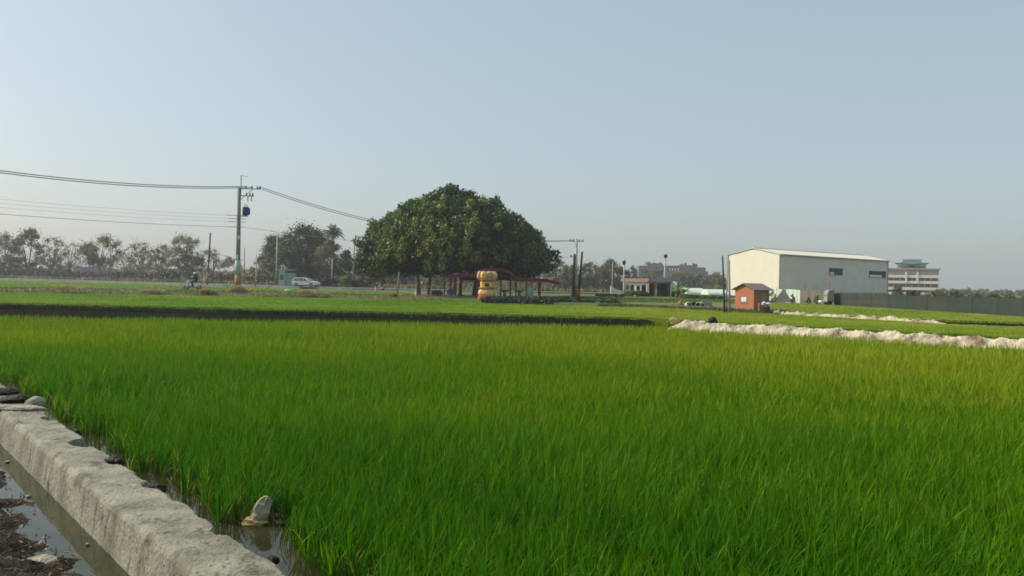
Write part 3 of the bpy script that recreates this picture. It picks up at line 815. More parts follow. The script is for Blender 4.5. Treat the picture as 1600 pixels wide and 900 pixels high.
# great banyan
def banyan():
    d = 101.0; b = G(706, d, 0.55)
    e = empty('banyan_tree', b, 'great dense banyan tree with a wide dome crown over the red pavilion', 'tree')
    prof_x = [0, 1, 2.5, 5, 7.5, 9.5, 10.8, 11.4]
    left = [12.6, 12.6, 12.2, 10.9, 9.3, 7.7, 5.7, 4.4]
    right = [12.6, 12.4, 12.0, 11.3, 9.6, 7.9, 6.2, 4.6]
    cs, rs, tn = [], [], []
    for k in range(330):
        ph = random.uniform(0, 2 * math.pi); rad = math.sqrt(random.uniform(0, 1)) * 11.3
        wgt = (1 + math.cos(ph)) / 2
        zt = np.interp(rad, prof_x, left) * (1 - wgt) + np.interp(rad, prof_x, right) * wgt
        x = math.cos(ph) * rad; y = math.sin(ph) * rad * 0.92
        r = random.uniform(0.8, 1.65)
        z = zt - r * random.uniform(0.65, 1.1)
        if rad > 9.0: z = random.uniform(3.4, max(3.6, zt - r * 0.8))
        cs.append((x, y, max(z, 3.0))); rs.append(r); tn.append(0.40 + random.gauss(0, 0.17) + (0.15 if random.random() < 0.15 else 0))
    for k in range(170):   # skirt hanging at the sides
        ph = random.uniform(0, 2 * math.pi); zz = random.uniform(2.6, 8.0)
        wgt = (1 + math.cos(ph)) / 2
        rmax = np.interp(zz, left[::-1], prof_x[::-1]) * (1 - wgt) + np.interp(zz, right[::-1], prof_x[::-1]) * wgt if zz > 4.4 else 11.2 - (4.4 - zz) * 0.8
        r = random.uniform(0.7, 1.2)
        cs.append((math.cos(ph) * (rmax - r * 0.8), math.sin(ph) * (rmax - r * 0.8) * 0.92, zz)); rs.append(r); tn.append(0.45 + random.gauss(0, 0.14))
    for k in range(260):   # leafy inside so that the crown is closed
        ph = random.uniform(0, 2 * math.pi); rad = math.sqrt(random.uniform(0, 1)) * 8.8
        zt = np.interp(rad, prof_x, left) - 1.5
        cs.append((math.cos(ph) * rad, math.sin(ph) * rad * 0.9, random.uniform(3.0, zt))); rs.append(random.uniform(1.0, 1.6)); tn.append(0.35)
    for k in range(60):    # boughs standing proud of the dome
        ph = random.uniform(0, 2 * math.pi); rad = math.sqrt(random.uniform(0, 1)) * 10.8; wgt = (1 + math.cos(ph)) / 2
        zt = np.interp(rad, prof_x, left) * (1 - wgt) + np.interp(rad, prof_x, right) * wgt
        cs.append((math.cos(ph) * rad * 1.02, math.sin(ph) * rad * 0.95, zt + random.uniform(-0.4, 0.35))); rs.append(random.uniform(0.45, 0.8)); tn.append(0.5 + random.gauss(0, 0.15))
    cs += [(11.6, -1.0, 4.9), (12.3, -1.0, 4.6), (11.9, -1.4, 5.2)]; rs += [0.8, 0.55, 0.6]; tn += [0.4] * 3
    cs = np.array(cs); rs = np.array(rs); tn = np.clip(np.array(tn), 0.05, 1)
    # small hanging tufts of young yellow leaves on the side facing the field
    C2, R2, T2 = [], [], []
    for k in range(70):
        u = random.gauss(-2.5, 3.6); zz = random.uniform(3.2, 10.8)
        if abs(u) > 10: continue
        rmax = np.interp(zz, (left if u < 0 else right)[::-1], prof_x[::-1])
        if rmax < abs(u): continue
        yy = -math.sqrt(max(0, rmax ** 2 - u * u)) * 0.92
        C2.append((u, yy - 0.1, zz)); R2.append(random.uniform(0.4, 0.75)); T2.append(random.uniform(0.72, 0.98))
    V1 = leaf_cloud(cs, rs, (90 * rs ** 2).astype(int) + 40, 0.36, tn, squash=0.85, droop=0.3)
    V2 = leaf_cloud(np.array(C2), np.array(R2), np.full(len(C2), 55), 0.34, np.array(T2), squash=1.5, droop=0.8)
    v, q_, t = join([V1, V2])
    np_mesh('crown', v, q_, M['banyan_leaf'], e, tint=t)
    def trunk(x, y, r, h, mt, lean=0.0, tips=5):
        mb = MB()
        mb.tube([(x, y, -0.1), (x + lean * 0.3, y, h * 0.35), (x + lean, y, h)], [r * 1.35, r, r * 0.9], n=12)
        ts = [(x + random.uniform(-4, 4), y + random.uniform(-4, 4), random.uniform(5.5, 9)) for _ in range(tips)]
        for t_ in ts:
            a = Vector((x + lean, y, h * 0.9)); t_ = Vector(t_)
            mb.tube([a, a.lerp(t_, 0.5) + Vector((0, 0, 0.5)), t_], [r * 0.6, r * 0.4, r * 0.1], n=6, cap=False)
        mb.build('trunk', M[mt], e, smooth=True)
    trunk(3.1, 0.0, 0.62, 3.4, 'bark', 0.0, 8)
    trunk(-3.7, -1.2, 0.20, 3.2, 'pale_bark', -0.35, 3)
    trunk(-2.9, 1.5, 0.15, 3.2, 'bark', 0.3, 3)
    trunk(0.8, 2.8, 0.18, 3.2, 'bark', 0.15, 3)
banyan()

# hedges as leafy rows, one per stretch
def hedge(label, pxa, pxb, off, ytop, kd, thick=1.6, z0=0.5, dense=20, lsize=0.45, name='hedge', group='hedges along the road', cat='hedge', da=None, db=None, jag=0.25):
    da = da or rd(pxa) + off; db = db or rd(pxb) + off
    a = G(pxa, da, z0); b = G(pxb, db, z0)
    H = (ztop(pxa, ytop, da) + ztop(pxb, ytop + hz(pxb) - hz(pxa), db)) / 2 - z0
    L = (b - a).length; n = max(4, int(L / (0.8 if name == 'hedge' else 0.3))); e0 = a
    dv = (b - a).normalized(); nv = Vector((-dv.y, dv.x, 0))
    C, Rr = [], []
    for i in range(n):
        for j in range(3):
            hh = H * random.uniform(0.15, 0.85) * (1 + jag * mnoise.noise(Vector((i * 0.35, pxa, 0))))
            p = dv * (L * (i + random.random()) / n) + nv * random.uniform(-.5, .5) * thick
            C.append((p.x, p.y, hh)); Rr.append(random.uniform(0.35, 0.55) * min(H, 1.6))
    C = np.array(C); Rr = np.array(Rr)
    V, Q, T = leaf_cloud(C, Rr, np.full(len(C), int(dense * 3.2)), lsize, np.clip(0.5 + rng.normal(0, 0.17, len(C)), 0, 1))
    o = np_mesh(name, V, Q, M[kd], tint=T); o.location = a
    return tag(o, label, cat, group)

hedge('dark green hedge at the far left behind the road', -40, 56, 9, 418, 'hedge_leaf', dense=16)
hedge('lower dark hedge stretch left of the tan grass', 58, 112, 10, 421, 'hedge_leaf', dense=14)
hedge('low brown hedge under the round olive tree', 114, 162, 12, 423, 'red_hedge_leaf', dense=14)
hedge('reddish brown hedge in the middle of the left row', 164, 246, 10, 422, 'red_hedge_leaf', dense=14)
hedge('dark green hedge left of the scooter', 248, 281, 8, 424, 'hedge_leaf', dense=18)
hedge('reddish hedge between the slim pole and the main power pole', 326, 372, 11, 427, 'red_hedge_leaf', dense=14)
hedge('brown hedge right of the main power pole', 384, 432, 10, 429, 'red_hedge_leaf', dense=12)
hedge('brown hedge behind the rear of the white car', 434, 476, 9, 430, 'red_hedge_leaf', dense=14)
hedge('dense dark hedge in front of the white car', 496, 578, 8, 430, 'hedge_leaf', dense=20)
hedge('dull brown hedge behind the road under the banyan', 580, 700, 12, 440, 'red_hedge_leaf', dense=10)
hedge('olive hedge behind the road seen through the pavilion', 700, 860, 12, 441, 'olive_leaf', dense=8)
hedge('dark hedge behind the road right of the three poles', 862, 960, 12, 447, 'hedge_leaf', dense=8)
hedge('rounded lime green shrub behind the hedge by the car', 534, 546, 7.2, 428, 'lime_leaf', dense=26, name='shrub', cat='shrub', group=None, lsize=0.3)

# dry grass strip under the hedges
def grass_strip(label, pts, width, h, m_, n, name='dry_grass', cat='grass', bw=0.12, z0=0.5):
    xs, ys = [], []
    pts = [Vector((p[0], p[1])) for p in pts]
    L = [(pts[i + 1] - pts[i]).length for i in range(len(pts) - 1)]; tot = sum(L)
    for _ in range(n):
        s_ = random.uniform(0, tot); i = 0
        while s_ > L[i] and i < len(L) - 1: s_ -= L[i]; i += 1
        d = (pts[i + 1] - pts[i]).normalized(); p = pts[i] + d * s_ + Vector((d.y, -d.x)) * random.uniform(-.5, .5) * width
        xs.append(p.x); ys.append(p.y)
    xs = np.array(xs); ys = np.array(ys)
    z = np.full(n, z0) if not callable(z0) else z0(xs, ys)
    v, q_, t = blades(xs, ys, z, h * rng.uniform(0.4, 1.2, n), np.full(n, bw), 2, np.clip(0.5 + 0.3 * lown(xs, ys, 3, 1) + rng.normal(0, .15, n), 0, 1), lean_amt=0.5, tip=0)
    return tag(np_mesh(name, v, q_, M[m_], tint=t), label, cat, kind='stuff')
M['roadside_grass'] = leafmat('roadside_grass', [(0.0, (0.05, 0.09, 0.015)), (0.5, (0.13, 0.15, 0.04)), (1.0, (0.36, 0.28, 0.14))], trans=0.25)
grass_strip('dry tan grass along the far side of the main road', [(p[0], p[1] + 7.6) for p in road[1:12]], 3.0, 1.1, 'roadside_grass', 9000, bw=0.35)
grass_strip('short mixed green and dry grass on the bank of the narrow lane', [(p[0], p[1] - 2.4) for p in lane], 2.4, 0.28, 'roadside_grass', 16000, bw=0.05, z0=lambda x, y: np.clip(0.80 - (lane_y(x) - 1.3 - y) * 0.30, 0.3, 0.8) - 0.05)
grass_strip('straw coloured weeds along the bare soil bank in front of the house', [(8, 77.5), (12.6, 73.9), (16, 68.9), (18.9, 64.0)], 1.4, 0.35, 'roadside_grass', 5000, bw=0.05, z0=0.3)
gx_ = np.arange(-60, 8, 2.0)
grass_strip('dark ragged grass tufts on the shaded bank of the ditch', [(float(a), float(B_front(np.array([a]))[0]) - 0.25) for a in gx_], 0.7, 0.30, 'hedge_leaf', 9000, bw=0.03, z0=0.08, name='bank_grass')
grass_strip('short grass on the lawn round the poles behind the pavilion shade', [(4, 92), (14, 95), (18, 110)], 22, 0.22, 'lime_leaf', 9000, bw=0.12, z0=0.55, name='lawn_grass')

def straw(label, px, py, d, wd, h, m_='straw', n=800):
    p = G(px, d, 0)
    x = np.clip(rng.normal(0, wd / 5, n), -wd / 3, wd / 3); y = np.clip(rng.normal(0, wd / 6, n), -wd / 4, wd / 4)
    z0 = 0.62 + h * 0.5 * np.exp(-(x * x + y * y) / (wd / 3) ** 2)
    v, q_, t = blades(x, y, z0 - 0.05, h * 0.8 * rng.uniform(0.4, 1.1, n), np.full(n, 0.05), 2, np.clip(rng.normal(.55, .2, n), 0, 1), lean_amt=1.0, tip=0)
    o = np_mesh('straw_tuft', v, q_, M[m_], tint=t); o.location = (p.x, p.y, 0)
    tag(o, label, 'dry grass tuft', 'dry grass tufts by the lane')
straw('pale straw tuft on the lane edge near the left side of the photo', 104, 449, 87.0, 3.4, 0.55)
straw('orange brown dry tuft on the lane left of the scooter', 238, 453, 88.6, 3.6, 0.35)
straw('pale straw tuft just behind the scooter', 322, 451, 89.5, 2.0, 0.45)
straw('orange dry tuft round the foot of the main power pole', 371, 452, 90.8, 2.4, 0.75)
straw('pale straw pile below the rear of the white car', 478, 452, 89.0, 2.4, 0.5)
straw('small pale straw tuft right of the straw pile below the car', 502, 455, 89.0, 2.0, 0.3)

hedge('low leafy crop row coloured dark for the banyan shadow, right of the furnace', 757, 968, 0, 463.5, 'hedge_leaf', da=83.5, db=80.0, dense=26, lsize=0.2, name='shade_dark_row', group=None, cat='crop row', thick=1.6, z0=0.05, jag=0.1)  # dark leaf colour stands in for the banyan's shadow on the bank

# ------------------------------------------------------------------ poles and wires
M['pole_concrete'] = mat('pole_concrete', (0.20, 0.18, 0.155), (0.30, 0.27, 0.23), scale=2.0, rough=0.9)
M['dark_wood'] = mat('dark_wood', (0.045, 0.035, 0.028), (0.09, 0.07, 0.05), scale=3, rough=0.9)
M['rust'] = mat('rusty_brown', (0.22, 0.10, 0.04), (0.34, 0.18, 0.08), scale=3, rough=0.9)
M['mint_poster'] = mat('mint_poster', (0.27, 0.44, 0.34), (0.34, 0.50, 0.40), scale=5, rough=0.8)
M['pale_notice'] = mat('pale_notice', (0.72, 0.73, 0.72), (0.6, 0.6, 0.6), scale=5, rough=0.8)
M['yellow_band'] = mat('yellow_band', (0.42, 0.25, 0.08), (0.26, 0.15, 0.06), scale=3, rough=0.8)
M['steel'] = mat('galvanised_steel', (0.24, 0.24, 0.24), (0.34, 0.34, 0.34), scale=4, rough=0.6, metal=0.3)
M['ceramic'] = mat('brown_ceramic', (0.05, 0.035, 0.03), (0.09, 0.06, 0.05), scale=8, rough=0.4)
M['blue_tank'] = mat('blue_transformer', (0.015, 0.03, 0.14), (0.025, 0.05, 0.19), scale=6, rough=0.6)
M['wire'] = mat('wire', (0.30, 0.30, 0.32), (0.36, 0.36, 0.38), scale=2, rough=0.7)
M['pale_pole'] = mat('pale_pole', (0.40, 0.38, 0.32), (0.52, 0.49, 0.42), scale=2, rough=0.9)

PB = G(371, 97, 0.45)
def main_pole(loc, label, group=None):
    e = empty('power_pole', loc, label, 'power pole', group)
    zt = ztop(379, 293, 97) - 0.45
    MB().tube([(0, 0, -0.2), (0, 0, zt * 0.5), (0, 0, zt)], [0.30, 0.24, 0.19], n=14).build('pole', M['pole_concrete'], e, smooth=True)
    z_ = lambda py: ztop(375, py, 97) - 0.45
    MB().lathe((0, 0, 0), [(0.315, z_(428)), (0.31, z_(407))], n=14).build('mint_poster_wrap', M['mint_poster'], e, smooth=True)
    MB().lathe((0, 0, 0), [(0.325, z_(450)), (0.318, z_(429.5))], n=14).build('painted_base_band', M['yellow_band'], e, smooth=True)
    MB().box((-0.02, -0.30, z_(402)), (0.26, 0.02, 0.55)).build('notice', M['pale_notice'], e)
    MB().box((0.12, -0.25, z_(371)), (0.22, 0.10, 0.42)).build('meter_box', M['pale_notice'], e, bevel=0.01)
    # mast above the pole with its short arm
    MB().tube([(0.20, 0, zt - 0.9), (0.20, 0, z_(274))], 0.05, n=6).build('mast', M['steel'], e)
    MB().tube([(0.20, 0, z_(274)), (0.95, 0.1, z_(276))], 0.025, n=5).build('mast_arm', M['steel'], e)
    # offset crossarms at the right with braces
    for (dz, ln, ny) in ((-0.12, 2.3, 0.10), (-0.95, 1.6, -0.10)):
        a = MB().box((ln / 2 + 0.05, 0.24 * (1 if ny > 0 else -1), zt + dz), (ln, 0.10, 0.10)).build('crossarm', M['steel'], e)
    MB().tube([(0.1, 0.28, zt - 1.3), (1.4, 0.28, zt - 0.2)], 0.035, n=5).build('brace', M['steel'], e)
    for (x, y, dz) in ((0.7, 0.24, 0.0), (1.35, 0.24, 0.0), (1.95, 0.24, -0.05), (2.25, 0.24, 0.0), (0.9, -0.24, -0.85), (1.3, -0.24, -0.85), (1.6, -0.24, -0.85)):
        MB().lathe((x, y, zt + dz - 0.07), [(0.03, 0), (0.10, 0.04), (0.05, 0.10), (0.11, 0.15), (0.05, 0.21), (0.09, 0.26), (0.02, 0.31)], n=8).build('insulator', M['ceramic'], e, smooth=True)
    for x in (1.05, 1.45):
        MB().tube([(x, -0.2, zt - 1.55), (x, -0.2, zt - 1.05), (x + 0.25, -0.2, zt - 0.9)], 0.06, n=6).build('cutout_switch', M['steel'], e)
    # transformer
    tz = z_(330)
    t = MB().lathe((0.78, 0, tz - 0.45), [(0.30, 0), (0.36, 0.05), (0.36, 0.85), (0.30, 0.92)], n=14).build('transformer', M['blue_tank'], e, smooth=True)
    MB().tube([(0.68, 0, tz + 0.45), (0.68, 0, tz + 0.8)], 0.05, n=6).build('bushing', M['ceramic'], t)
    MB().tube([(0.92, 0, tz + 0.45), (0.92, 0, tz + 0.75)], 0.05, n=6).build('bushing', M['ceramic'], t)
    for k in range(5):
        MB().box((1.14, -0.22 + 0.11 * k, tz), (0.12, 0.02, 0.7)).build('cooling_fin', M['blue_tank'], t)
    MB().box((0.45, 0, tz - 0.55), (1.1, 0.5, 0.08)).build('transformer_bracket', M['steel'], e)
    for k, (zz, ln) in enumerate(((z_(337), 2.2), (z_(342), 1.9), (z_(347), 1.9), (z_(355), 1.6))):
        MB().box((-0.1, -0.27, zz), (ln, 0.06, 0.06), rz=0.15).build('low_crossarm', M['steel'], e)
    return e
mp_ = main_pole(PB, 'tall concrete power pole with blue transformer and mint poster by the lane', 'power poles')
ZT = ztop(379, 293, 97)
left_pole = copy_tree(mp_); left_pole.location = (PB.x - 25.0, PB.y - 45.0, 0.45)
left_pole['label'] = 'twin concrete power pole outside the left edge of the photo'

def simple_pole(label, px, yt, yb, d, r, m_='pole_concrete', z0=None, pxt=None, group='slim poles', cross=False, cap=None, base_col=None, name='utility_pole', cat='pole'):
    b = P(px, yb, d); t = P(pxt if pxt is not None else px + 3, yt, d)
    zb = b.z if z0 is None else z0
    e = empty(name, (b.x, b.y, zb), label, cat, group)
    v = Vector((t.x - b.x, 0, t.z - zb))
    MB().tube([(0, 0, -0.3), v * 0.5, v], [r, r * 0.85, r * 0.7], n=10).build('shaft', M[m_], e, smooth=True)
    if base_col:
        MB().tube([v * 0.0, v * 0.22], [r * 1.06, r * 1.03], n=10).build('painted_base', M[base_col], e, smooth=True)
    if cross:
        MB().box((v.x, 0.12, v.z - 0.15), (1.7, 0.09, 0.09)).build('crossarm', M['steel'], e)
        for x in (-0.75, -0.35, 0.35, 0.75):
            MB().lathe((v.x + x, 0.12, v.z - 0.11), [(0.03, 0), (0.08, 0.05), (0.04, 0.1), (0.08, 0.15), (0.02, 0.22)], n=8).build('insulator', M['ceramic'], e)
    if cap == 'lamp':
        MB().tube([v + Vector((0, 0, -0.1)), v + Vector((0.3, 0, 0.15)), v + Vector((1.0, 0, 0.2))], 0.05, n=6).build('arm', M['steel'], e)
        MB().box(v + Vector((1.2, 0, 0.18)), (0.6, 0.22, 0.12)).build('lamp_head', M['pale_pole'], e, bevel=0.03)
    elif cap == 'box':
        MB().box(v + Vector((0, -0.1, -0.5)), (r * 3.4, 0.25, 0.6)).build('junction_box', M['ceramic'], e, bevel=0.02)
    elif cap == 'ring':
        MB().tube([v + Vector((-0.05, 0, -0.25)), v + Vector((-0.35, 0, -0.2))], 0.03, n=5).build('arm', M['steel'], e)
        MB().lathe(v + Vector((-0.4, 0, -0.32)), [(0.04, 0), (0.11, 0.06), (0.11, 0.14), (0.04, 0.2)], n=8).build('floodlight', M['ceramic'], e)
    else:
        MB().lathe(v, [(r * 0.75, -0.02), (r * 0.78, 0.04), (r * 0.3, 0.09)], n=8).build('top_cap', M['steel'], e)
    return e
simple_pole('slim brown pole right of the scooter with nothing on top', 324, 364, 442, 172, 0.20, 'dark_wood', pxt=329, base_col='rust')
simple_pole('thin grey pole rising out of the round olive tree', 172, 366, 436, 210, 0.13, 'pole_concrete', pxt=173)
simple_pole('short thin pole just left of the main power pole', 369.5, 393, 440, 150, 0.11, 'dark_wood', pxt=370.5)
simple_pole('thin pinkish pole just right of the main power pole', 382, 388, 442, 165, 0.10, 'rust', pxt=382)
simple_pole('thin pale pole between the main power pole and the street lamp', 399.5, 398, 445, 160, 0.14, 'pale_pole', pxt=401, base_col='rust')
simple_pole('pale street lamp pole in front of the brown side of the grove', 431.5, 368, 433, 178, 0.18, 'pale_pole', pxt=433.5, cap='lamp', name='street_lamp', cat='street lamp', group='street lamps')
simple_pole('short pale green lamp post in front of the grove', 518.5, 404, 434, 166, 0.13, 'pale_pole', pxt=519.5, cap='lamp', name='street_lamp', cat='street lamp', group='street lamps')
simple_pole('lamp post at the left edge of the banyan crown', 551.5, 378, 436, 163, 0.15, 'pole_concrete', pxt=554, cap='lamp', name='street_lamp', cat='street lamp', group='street lamps')
simple_pole('short tilted grey post standing left of the banyan trunks', 620.5, 426, 460, 91, 0.085, 'pole_concrete', pxt=623.5)
simple_pole('dark pole with a small floodlight, left of the three clustered poles', 895.5, 397, 466, 96, 0.20, 'dark_wood', pxt=898, z0=0.5, cap='ring', group='three poles beside the lawn')
simple_pole('tallest of the three clustered poles, with a crossarm and pale lower half', 900, 375, 466, 103, 0.17, 'pale_pole', pxt=901, z0=0.5, cross=True, group='three poles beside the lawn', base_col='rust')
simple_pole('dark leaning pole, right of the three clustered poles', 904, 394, 467, 98, 0.17, 'dark_wood', pxt=909.5, z0=0.5, group='three poles beside the lawn', base_col='rust')
simple_pole('thin pole with a dark top left of the arched house', 975.5, 405, 461, 128, 0.13, 'pale_pole', pxt=975, z0=0.5, cap='box')
simple_pole('very thin pale pole in front of the tall green tree', 956, 410, 457, 150, 0.08, 'pale_pole', pxt=957.5, z0=0.5)
simple_pole('white pole with a dark top rising behind the dark pyramid roof', 1037.5, 396, 455, 158, 0.19, 'pale_pole', pxt=1040, z0=0.5, cap='box')
simple_pole('dark slightly bent pole, left of the pair beside the red shed', 1132.5, 401, 486, 64.4, 0.085, 'dark_wood', pxt=1128.8, z0=0.3, group='two poles beside the shed')
simple_pole('pale grey pole overlapping the warehouse corner, right of the pair by the shed', 1140.5, 408, 486, 64.2, 0.075, 'pole_concrete', pxt=1139.5, z0=0.3, group='two poles beside the shed')
simple_pole('thin post in front of the warehouse wall, left of two', 1257, 434, 471, 116, 0.07, 'rust', pxt=1257, group='two posts before the warehouse')
simple_pole('thin post in front of the warehouse wall, right of two', 1295, 432, 472, 109, 0.07, 'rust', pxt=1295, group='two posts before the warehouse')
simple_pole('short brown stake between the two poles beside the red shed', 1135.6, 456, 486, 64.5, 0.05, 'dark_wood', pxt=1135, z0=0.3, group='two poles beside the shed')

def wire(label, a, b, sag, r, group='overhead wires'):
    a = Vector(a); b = Vector(b); pts = []
    for i in range(25):
        t = i / 24; p = a.lerp(b, t); p.z -= sag * 4 * t * (1 - t); pts.append(p)
    o = MB().tube(pts, r, n=5).build('power_line', M['wire'])
    return tag(o, label, 'power line', group)
Lx, Ly = left_pole.location.x, left_pole.location.y
zp = ZT
wire('thick bundled power line, upper strand, left of the main pole', (Lx + 0.7, Ly + 0.24, zp + 0.15), (PB.x + 0.7, PB.y + 0.24, zp + 0.15), 1.6, 0.045)
wire('thick bundled power line, lower strand, left of the main pole', (Lx + 1.35, Ly + 0.24, zp + 0.0), (PB.x + 1.35, PB.y + 0.24, zp + 0.05), 1.72, 0.045)
for k, (py, lb) in enumerate(((337, 'faint thin wire, highest of four low wires at the left'), (342, 'faint thin wire, second of four low wires at the left'), (347, 'faint thin wire, third of four low wires at the left'), (355, 'thicker low wire, lowest of four low wires at the left'))):
    z_ = ztop(375, py, 97)
    wire(lb, (Lx - 0.7 + 0.1 * k, Ly - 0.3, z_), (PB.x - 0.7 + 0.1 * k, PB.y - 0.3, z_), 0.6, 0.009 if k < 3 else 0.020)
e3 = P(901, 376, 103)
wire('thick bundled power line sagging from the main pole into the banyan, upper strand', (PB.x + 2.25, PB.y + 0.24, zp + 0.15), (e3.x - 0.75, e3.y + 0.12, e3.z), 1.75, 0.04)
wire('thick bundled power line sagging from the main pole into the banyan, lower strand', (PB.x + 1.95, PB.y + 0.24, zp + 0.05), (e3.x - 0.35, e3.y + 0.12, e3.z), 1.9, 0.04)
z_ = ztop(375, 355, 97)
wire('thin low wire running right from the main pole past the grove', (PB.x + 0.5, PB.y - 0.2, z_), (e3.x, e3.y, e3.z - 2.0), 0.5, 0.018)

# ------------------------------------------------------------------ red pavilion, joss furnace and things under it
M['red_steel'] = mat('red_painted_steel', (0.15, 0.006, 0.009), (0.20, 0.012, 0.015), scale=2, rough=0.55)
M['red_roof'] = ribbed('red_roof_sheet', (0.11, 0.006, 0.010), (0.17, 0.012, 0.018), 2.2, 0.5)
M['plinth'] = mat('pavilion_plinth', (0.20, 0.15, 0.11), (0.32, 0.25, 0.19), scale=2, rough=0.9, bump=0.3)
M['tank_green'] = mat('pale_green_plastic', (0.20, 0.32, 0.25), (0.26, 0.38, 0.30), scale=3, rough=0.6)
M['dark_goods'] = mat('dark_cloth', (0.012, 0.016, 0.015), (0.03, 0.045, 0.04), scale=4, rough=0.8)
M['blue_cloth'] = mat('blue_tarp', (0.04, 0.07, 0.17), (0.07, 0.11, 0.24), scale=3, rough=0.7, bump=0.8, bscale=5)
M['wine'] = mat('wine_red_paint', (0.12, 0.015, 0.03), (0.17, 0.03, 0.05), scale=3, rough=0.6)
PV = G(757, 91, 0.50)
pv = empty('pavilion', PV, 'open red steel pavilion with curved roofs standing under the banyan', 'pavilion')
mpx = 91 / F    # metres per pixel there
X = lambda px: G(px, 91, 0).x - PV.x
Z = lambda px, py: ztop(px, py, 91) - PV.z
MB().box((X(762), 2.2, 0.02), (X(872) - X(652), 6.6, 0.35)).build('floor_slab', M['plinth'], pv, bevel=0.03)
def roof_sheet(name, pts, y0, y1, th=0.10):
    mb = MB(); n = len(pts)
    vs = [(x, y0, z) for x, z in pts] + [(x, y1, z) for x, z in pts] + [(x, y0, z - th) for x, z in pts] + [(x, y1, z - th) for x, z in pts]
    fs = []
    for i in range(n - 1):
        fs += [(i, i + 1, n + i + 1, n + i), (2 * n + i, 3 * n + i, 3 * n + i + 1, 2 * n + i + 1), (i, 2 * n + i, 2 * n + i + 1, i + 1), (n + i, n + i + 1, 3 * n + i + 1, 3 * n + i)]
    fs += [(0, n, 3 * n, 2 * n), (n - 1, 3 * n - 1, 4 * n - 1, 2 * n - 1)]
    mb.add(vs, fs); return mb.build(name, M['red_roof'], pv)
l_ = [(X(p), Z(p, y)) for p, y in ((694, 430.5), (705, 429), (720, 428), (735, 427.5), (748, 427.5))]
c_ = [(X(p), Z(p, y)) for p, y in ((741, 424), (748, 422), (756, 419.8), (766, 419), (776, 419), (786, 420), (795, 423), (803, 429.5))]
r_ = [(X(p), Z(p, y)) for p, y in ((797, 430), (806, 432), (820, 433), (835, 434.5), (850, 435.5), (862, 437), (873, 440))]
roof_sheet('left_roof', l_, -0.9, 4.6, 0.26)
roof_sheet('arched_roof', c_, -1.1, 4.9, 0.32)
roof_sheet('right_roof', r_, -0.7, 4.6, 0.36)
MB().box(((X(778) + X(798)) / 2, 0.6, (Z(778, 424) + Z(778, 438)) / 2), (X(798) - X(778), 0.08, Z(778, 424) - Z(778, 438))).build('shade_panel', M['dark_goods'], pv)  # dark panel added so the space under the arched roof reads black
MB().box(((X(716) + X(745)) / 2, 1.5, Z(730, 434.5)), (X(745) - X(716), 0.08, Z(730, 431) - Z(730, 438))).build('shade_panel', M['dark_goods'], pv)  # second added panel, painting the shade under the left roof
MB().lathe((X(766), 1.9, Z(766, 418) - 0.15), [(0.10, 0), (0.22, 0.12), (0.12, 0.22), (0.16, 0.32), (0.02, 0.5)], n=10).build('finial', M['plinth'], pv)
def topz(px):
    for s_ in (l_, c_, r_):
        if s_[0][0] <= X(px) <= s_[-1][0]:
            return float(np.interp(X(px), [q_[0] for q_ in s_], [q_[1] for q_ in s_])) - 0.30
    return 2.2
for (px, y, r, zt_) in ((669.5, 0.4, 0.07, None), (690, 3.4, 0.06, None), (711, -0.5, 0.17, None), (746, -0.4, 0.12, None), (700, 3.8, 0.07, None), (782, 0.6, 0.08, None), (797, -0.3, 0.08, None), (806, 3.4, 0.07, None), (822, -0.3, 0.08, None), (843, -0.3, 0.10, None), (843, 3.8, 0.07, None), (760, 4.0, 0.08, None)):
    zz = topz(px)
    MB().box((X(px), y, zz / 2 + 0.05), (r * 2, r * 2, zz - 0.1)).build('post', M['red_steel'], pv)
MB().box((X(727), -0.72, Z(727, 431)), (X(750) - X(704), 0.12, 0.34)).build('front_beam', M['red_steel'], pv)
MB().box((X(762), -0.55, Z(762, 431)), (X(800) - X(741), 0.10, 0.14)).build('front_beam', M['red_steel'], pv)
MB().box((X(830), -0.45, Z(830, 438)), (X(866) - X(798), 0.10, 0.16)).build('front_beam', M['red_steel'], pv)
MB().tube([(X(669), 0.4, Z(669, 433)), (X(700), 0.4, Z(700, 431))], 0.06, n=6).build('side_beam', M['red_steel'], pv)

M['joss_yellow'] = mat('glazed_yellow', (0.55, 0.34, 0.08), (0.74, 0.52, 0.17), scale=3, rough=0.45)
M['joss_red'] = mat('furnace_red', (0.36, 0.05, 0.03), (0.45, 0.09, 0.06), scale=3, rough=0.6)
M['joss_pink'] = mat('faded_pink', (0.42, 0.27, 0.22), (0.55, 0.38, 0.32), scale=3, rough=0.7)
JF = G(760.5, 88.2, 0.45)
jf = empty('joss_furnace', JF, 'stout yellow brick furnace with red bands and a lobed crown before the pavilion', 'furnace')
ZJ = lambda py: ztop(760, py, 88.2) - 0.45
oct_ = lambda prof, nm, m_, n=8: MB().lathe((0, 0, 0), prof, n=n).build(nm, m_, jf, bevel=0.015)
oct_([(0.95, -0.1), (0.92, ZJ(462.0))], 'footing', M['joss_red'])
oct_([(0.80, ZJ(462)), (0.92, ZJ(459)), (0.88, ZJ(455)), (0.74, ZJ(451.2))], 'lower_drum', M['joss_yellow'])
oct_([(0.90, ZJ(451.2)), (0.90, ZJ(449.2))], 'red_band', M['joss_red'])
oct_([(0.70, ZJ(449.2)), (0.70, ZJ(440.0))], 'upper_drum', M['joss_yellow'])
oct_([(0.74, ZJ(440.0)), (0.80, ZJ(438.2))], 'red_band', M['joss_red'])
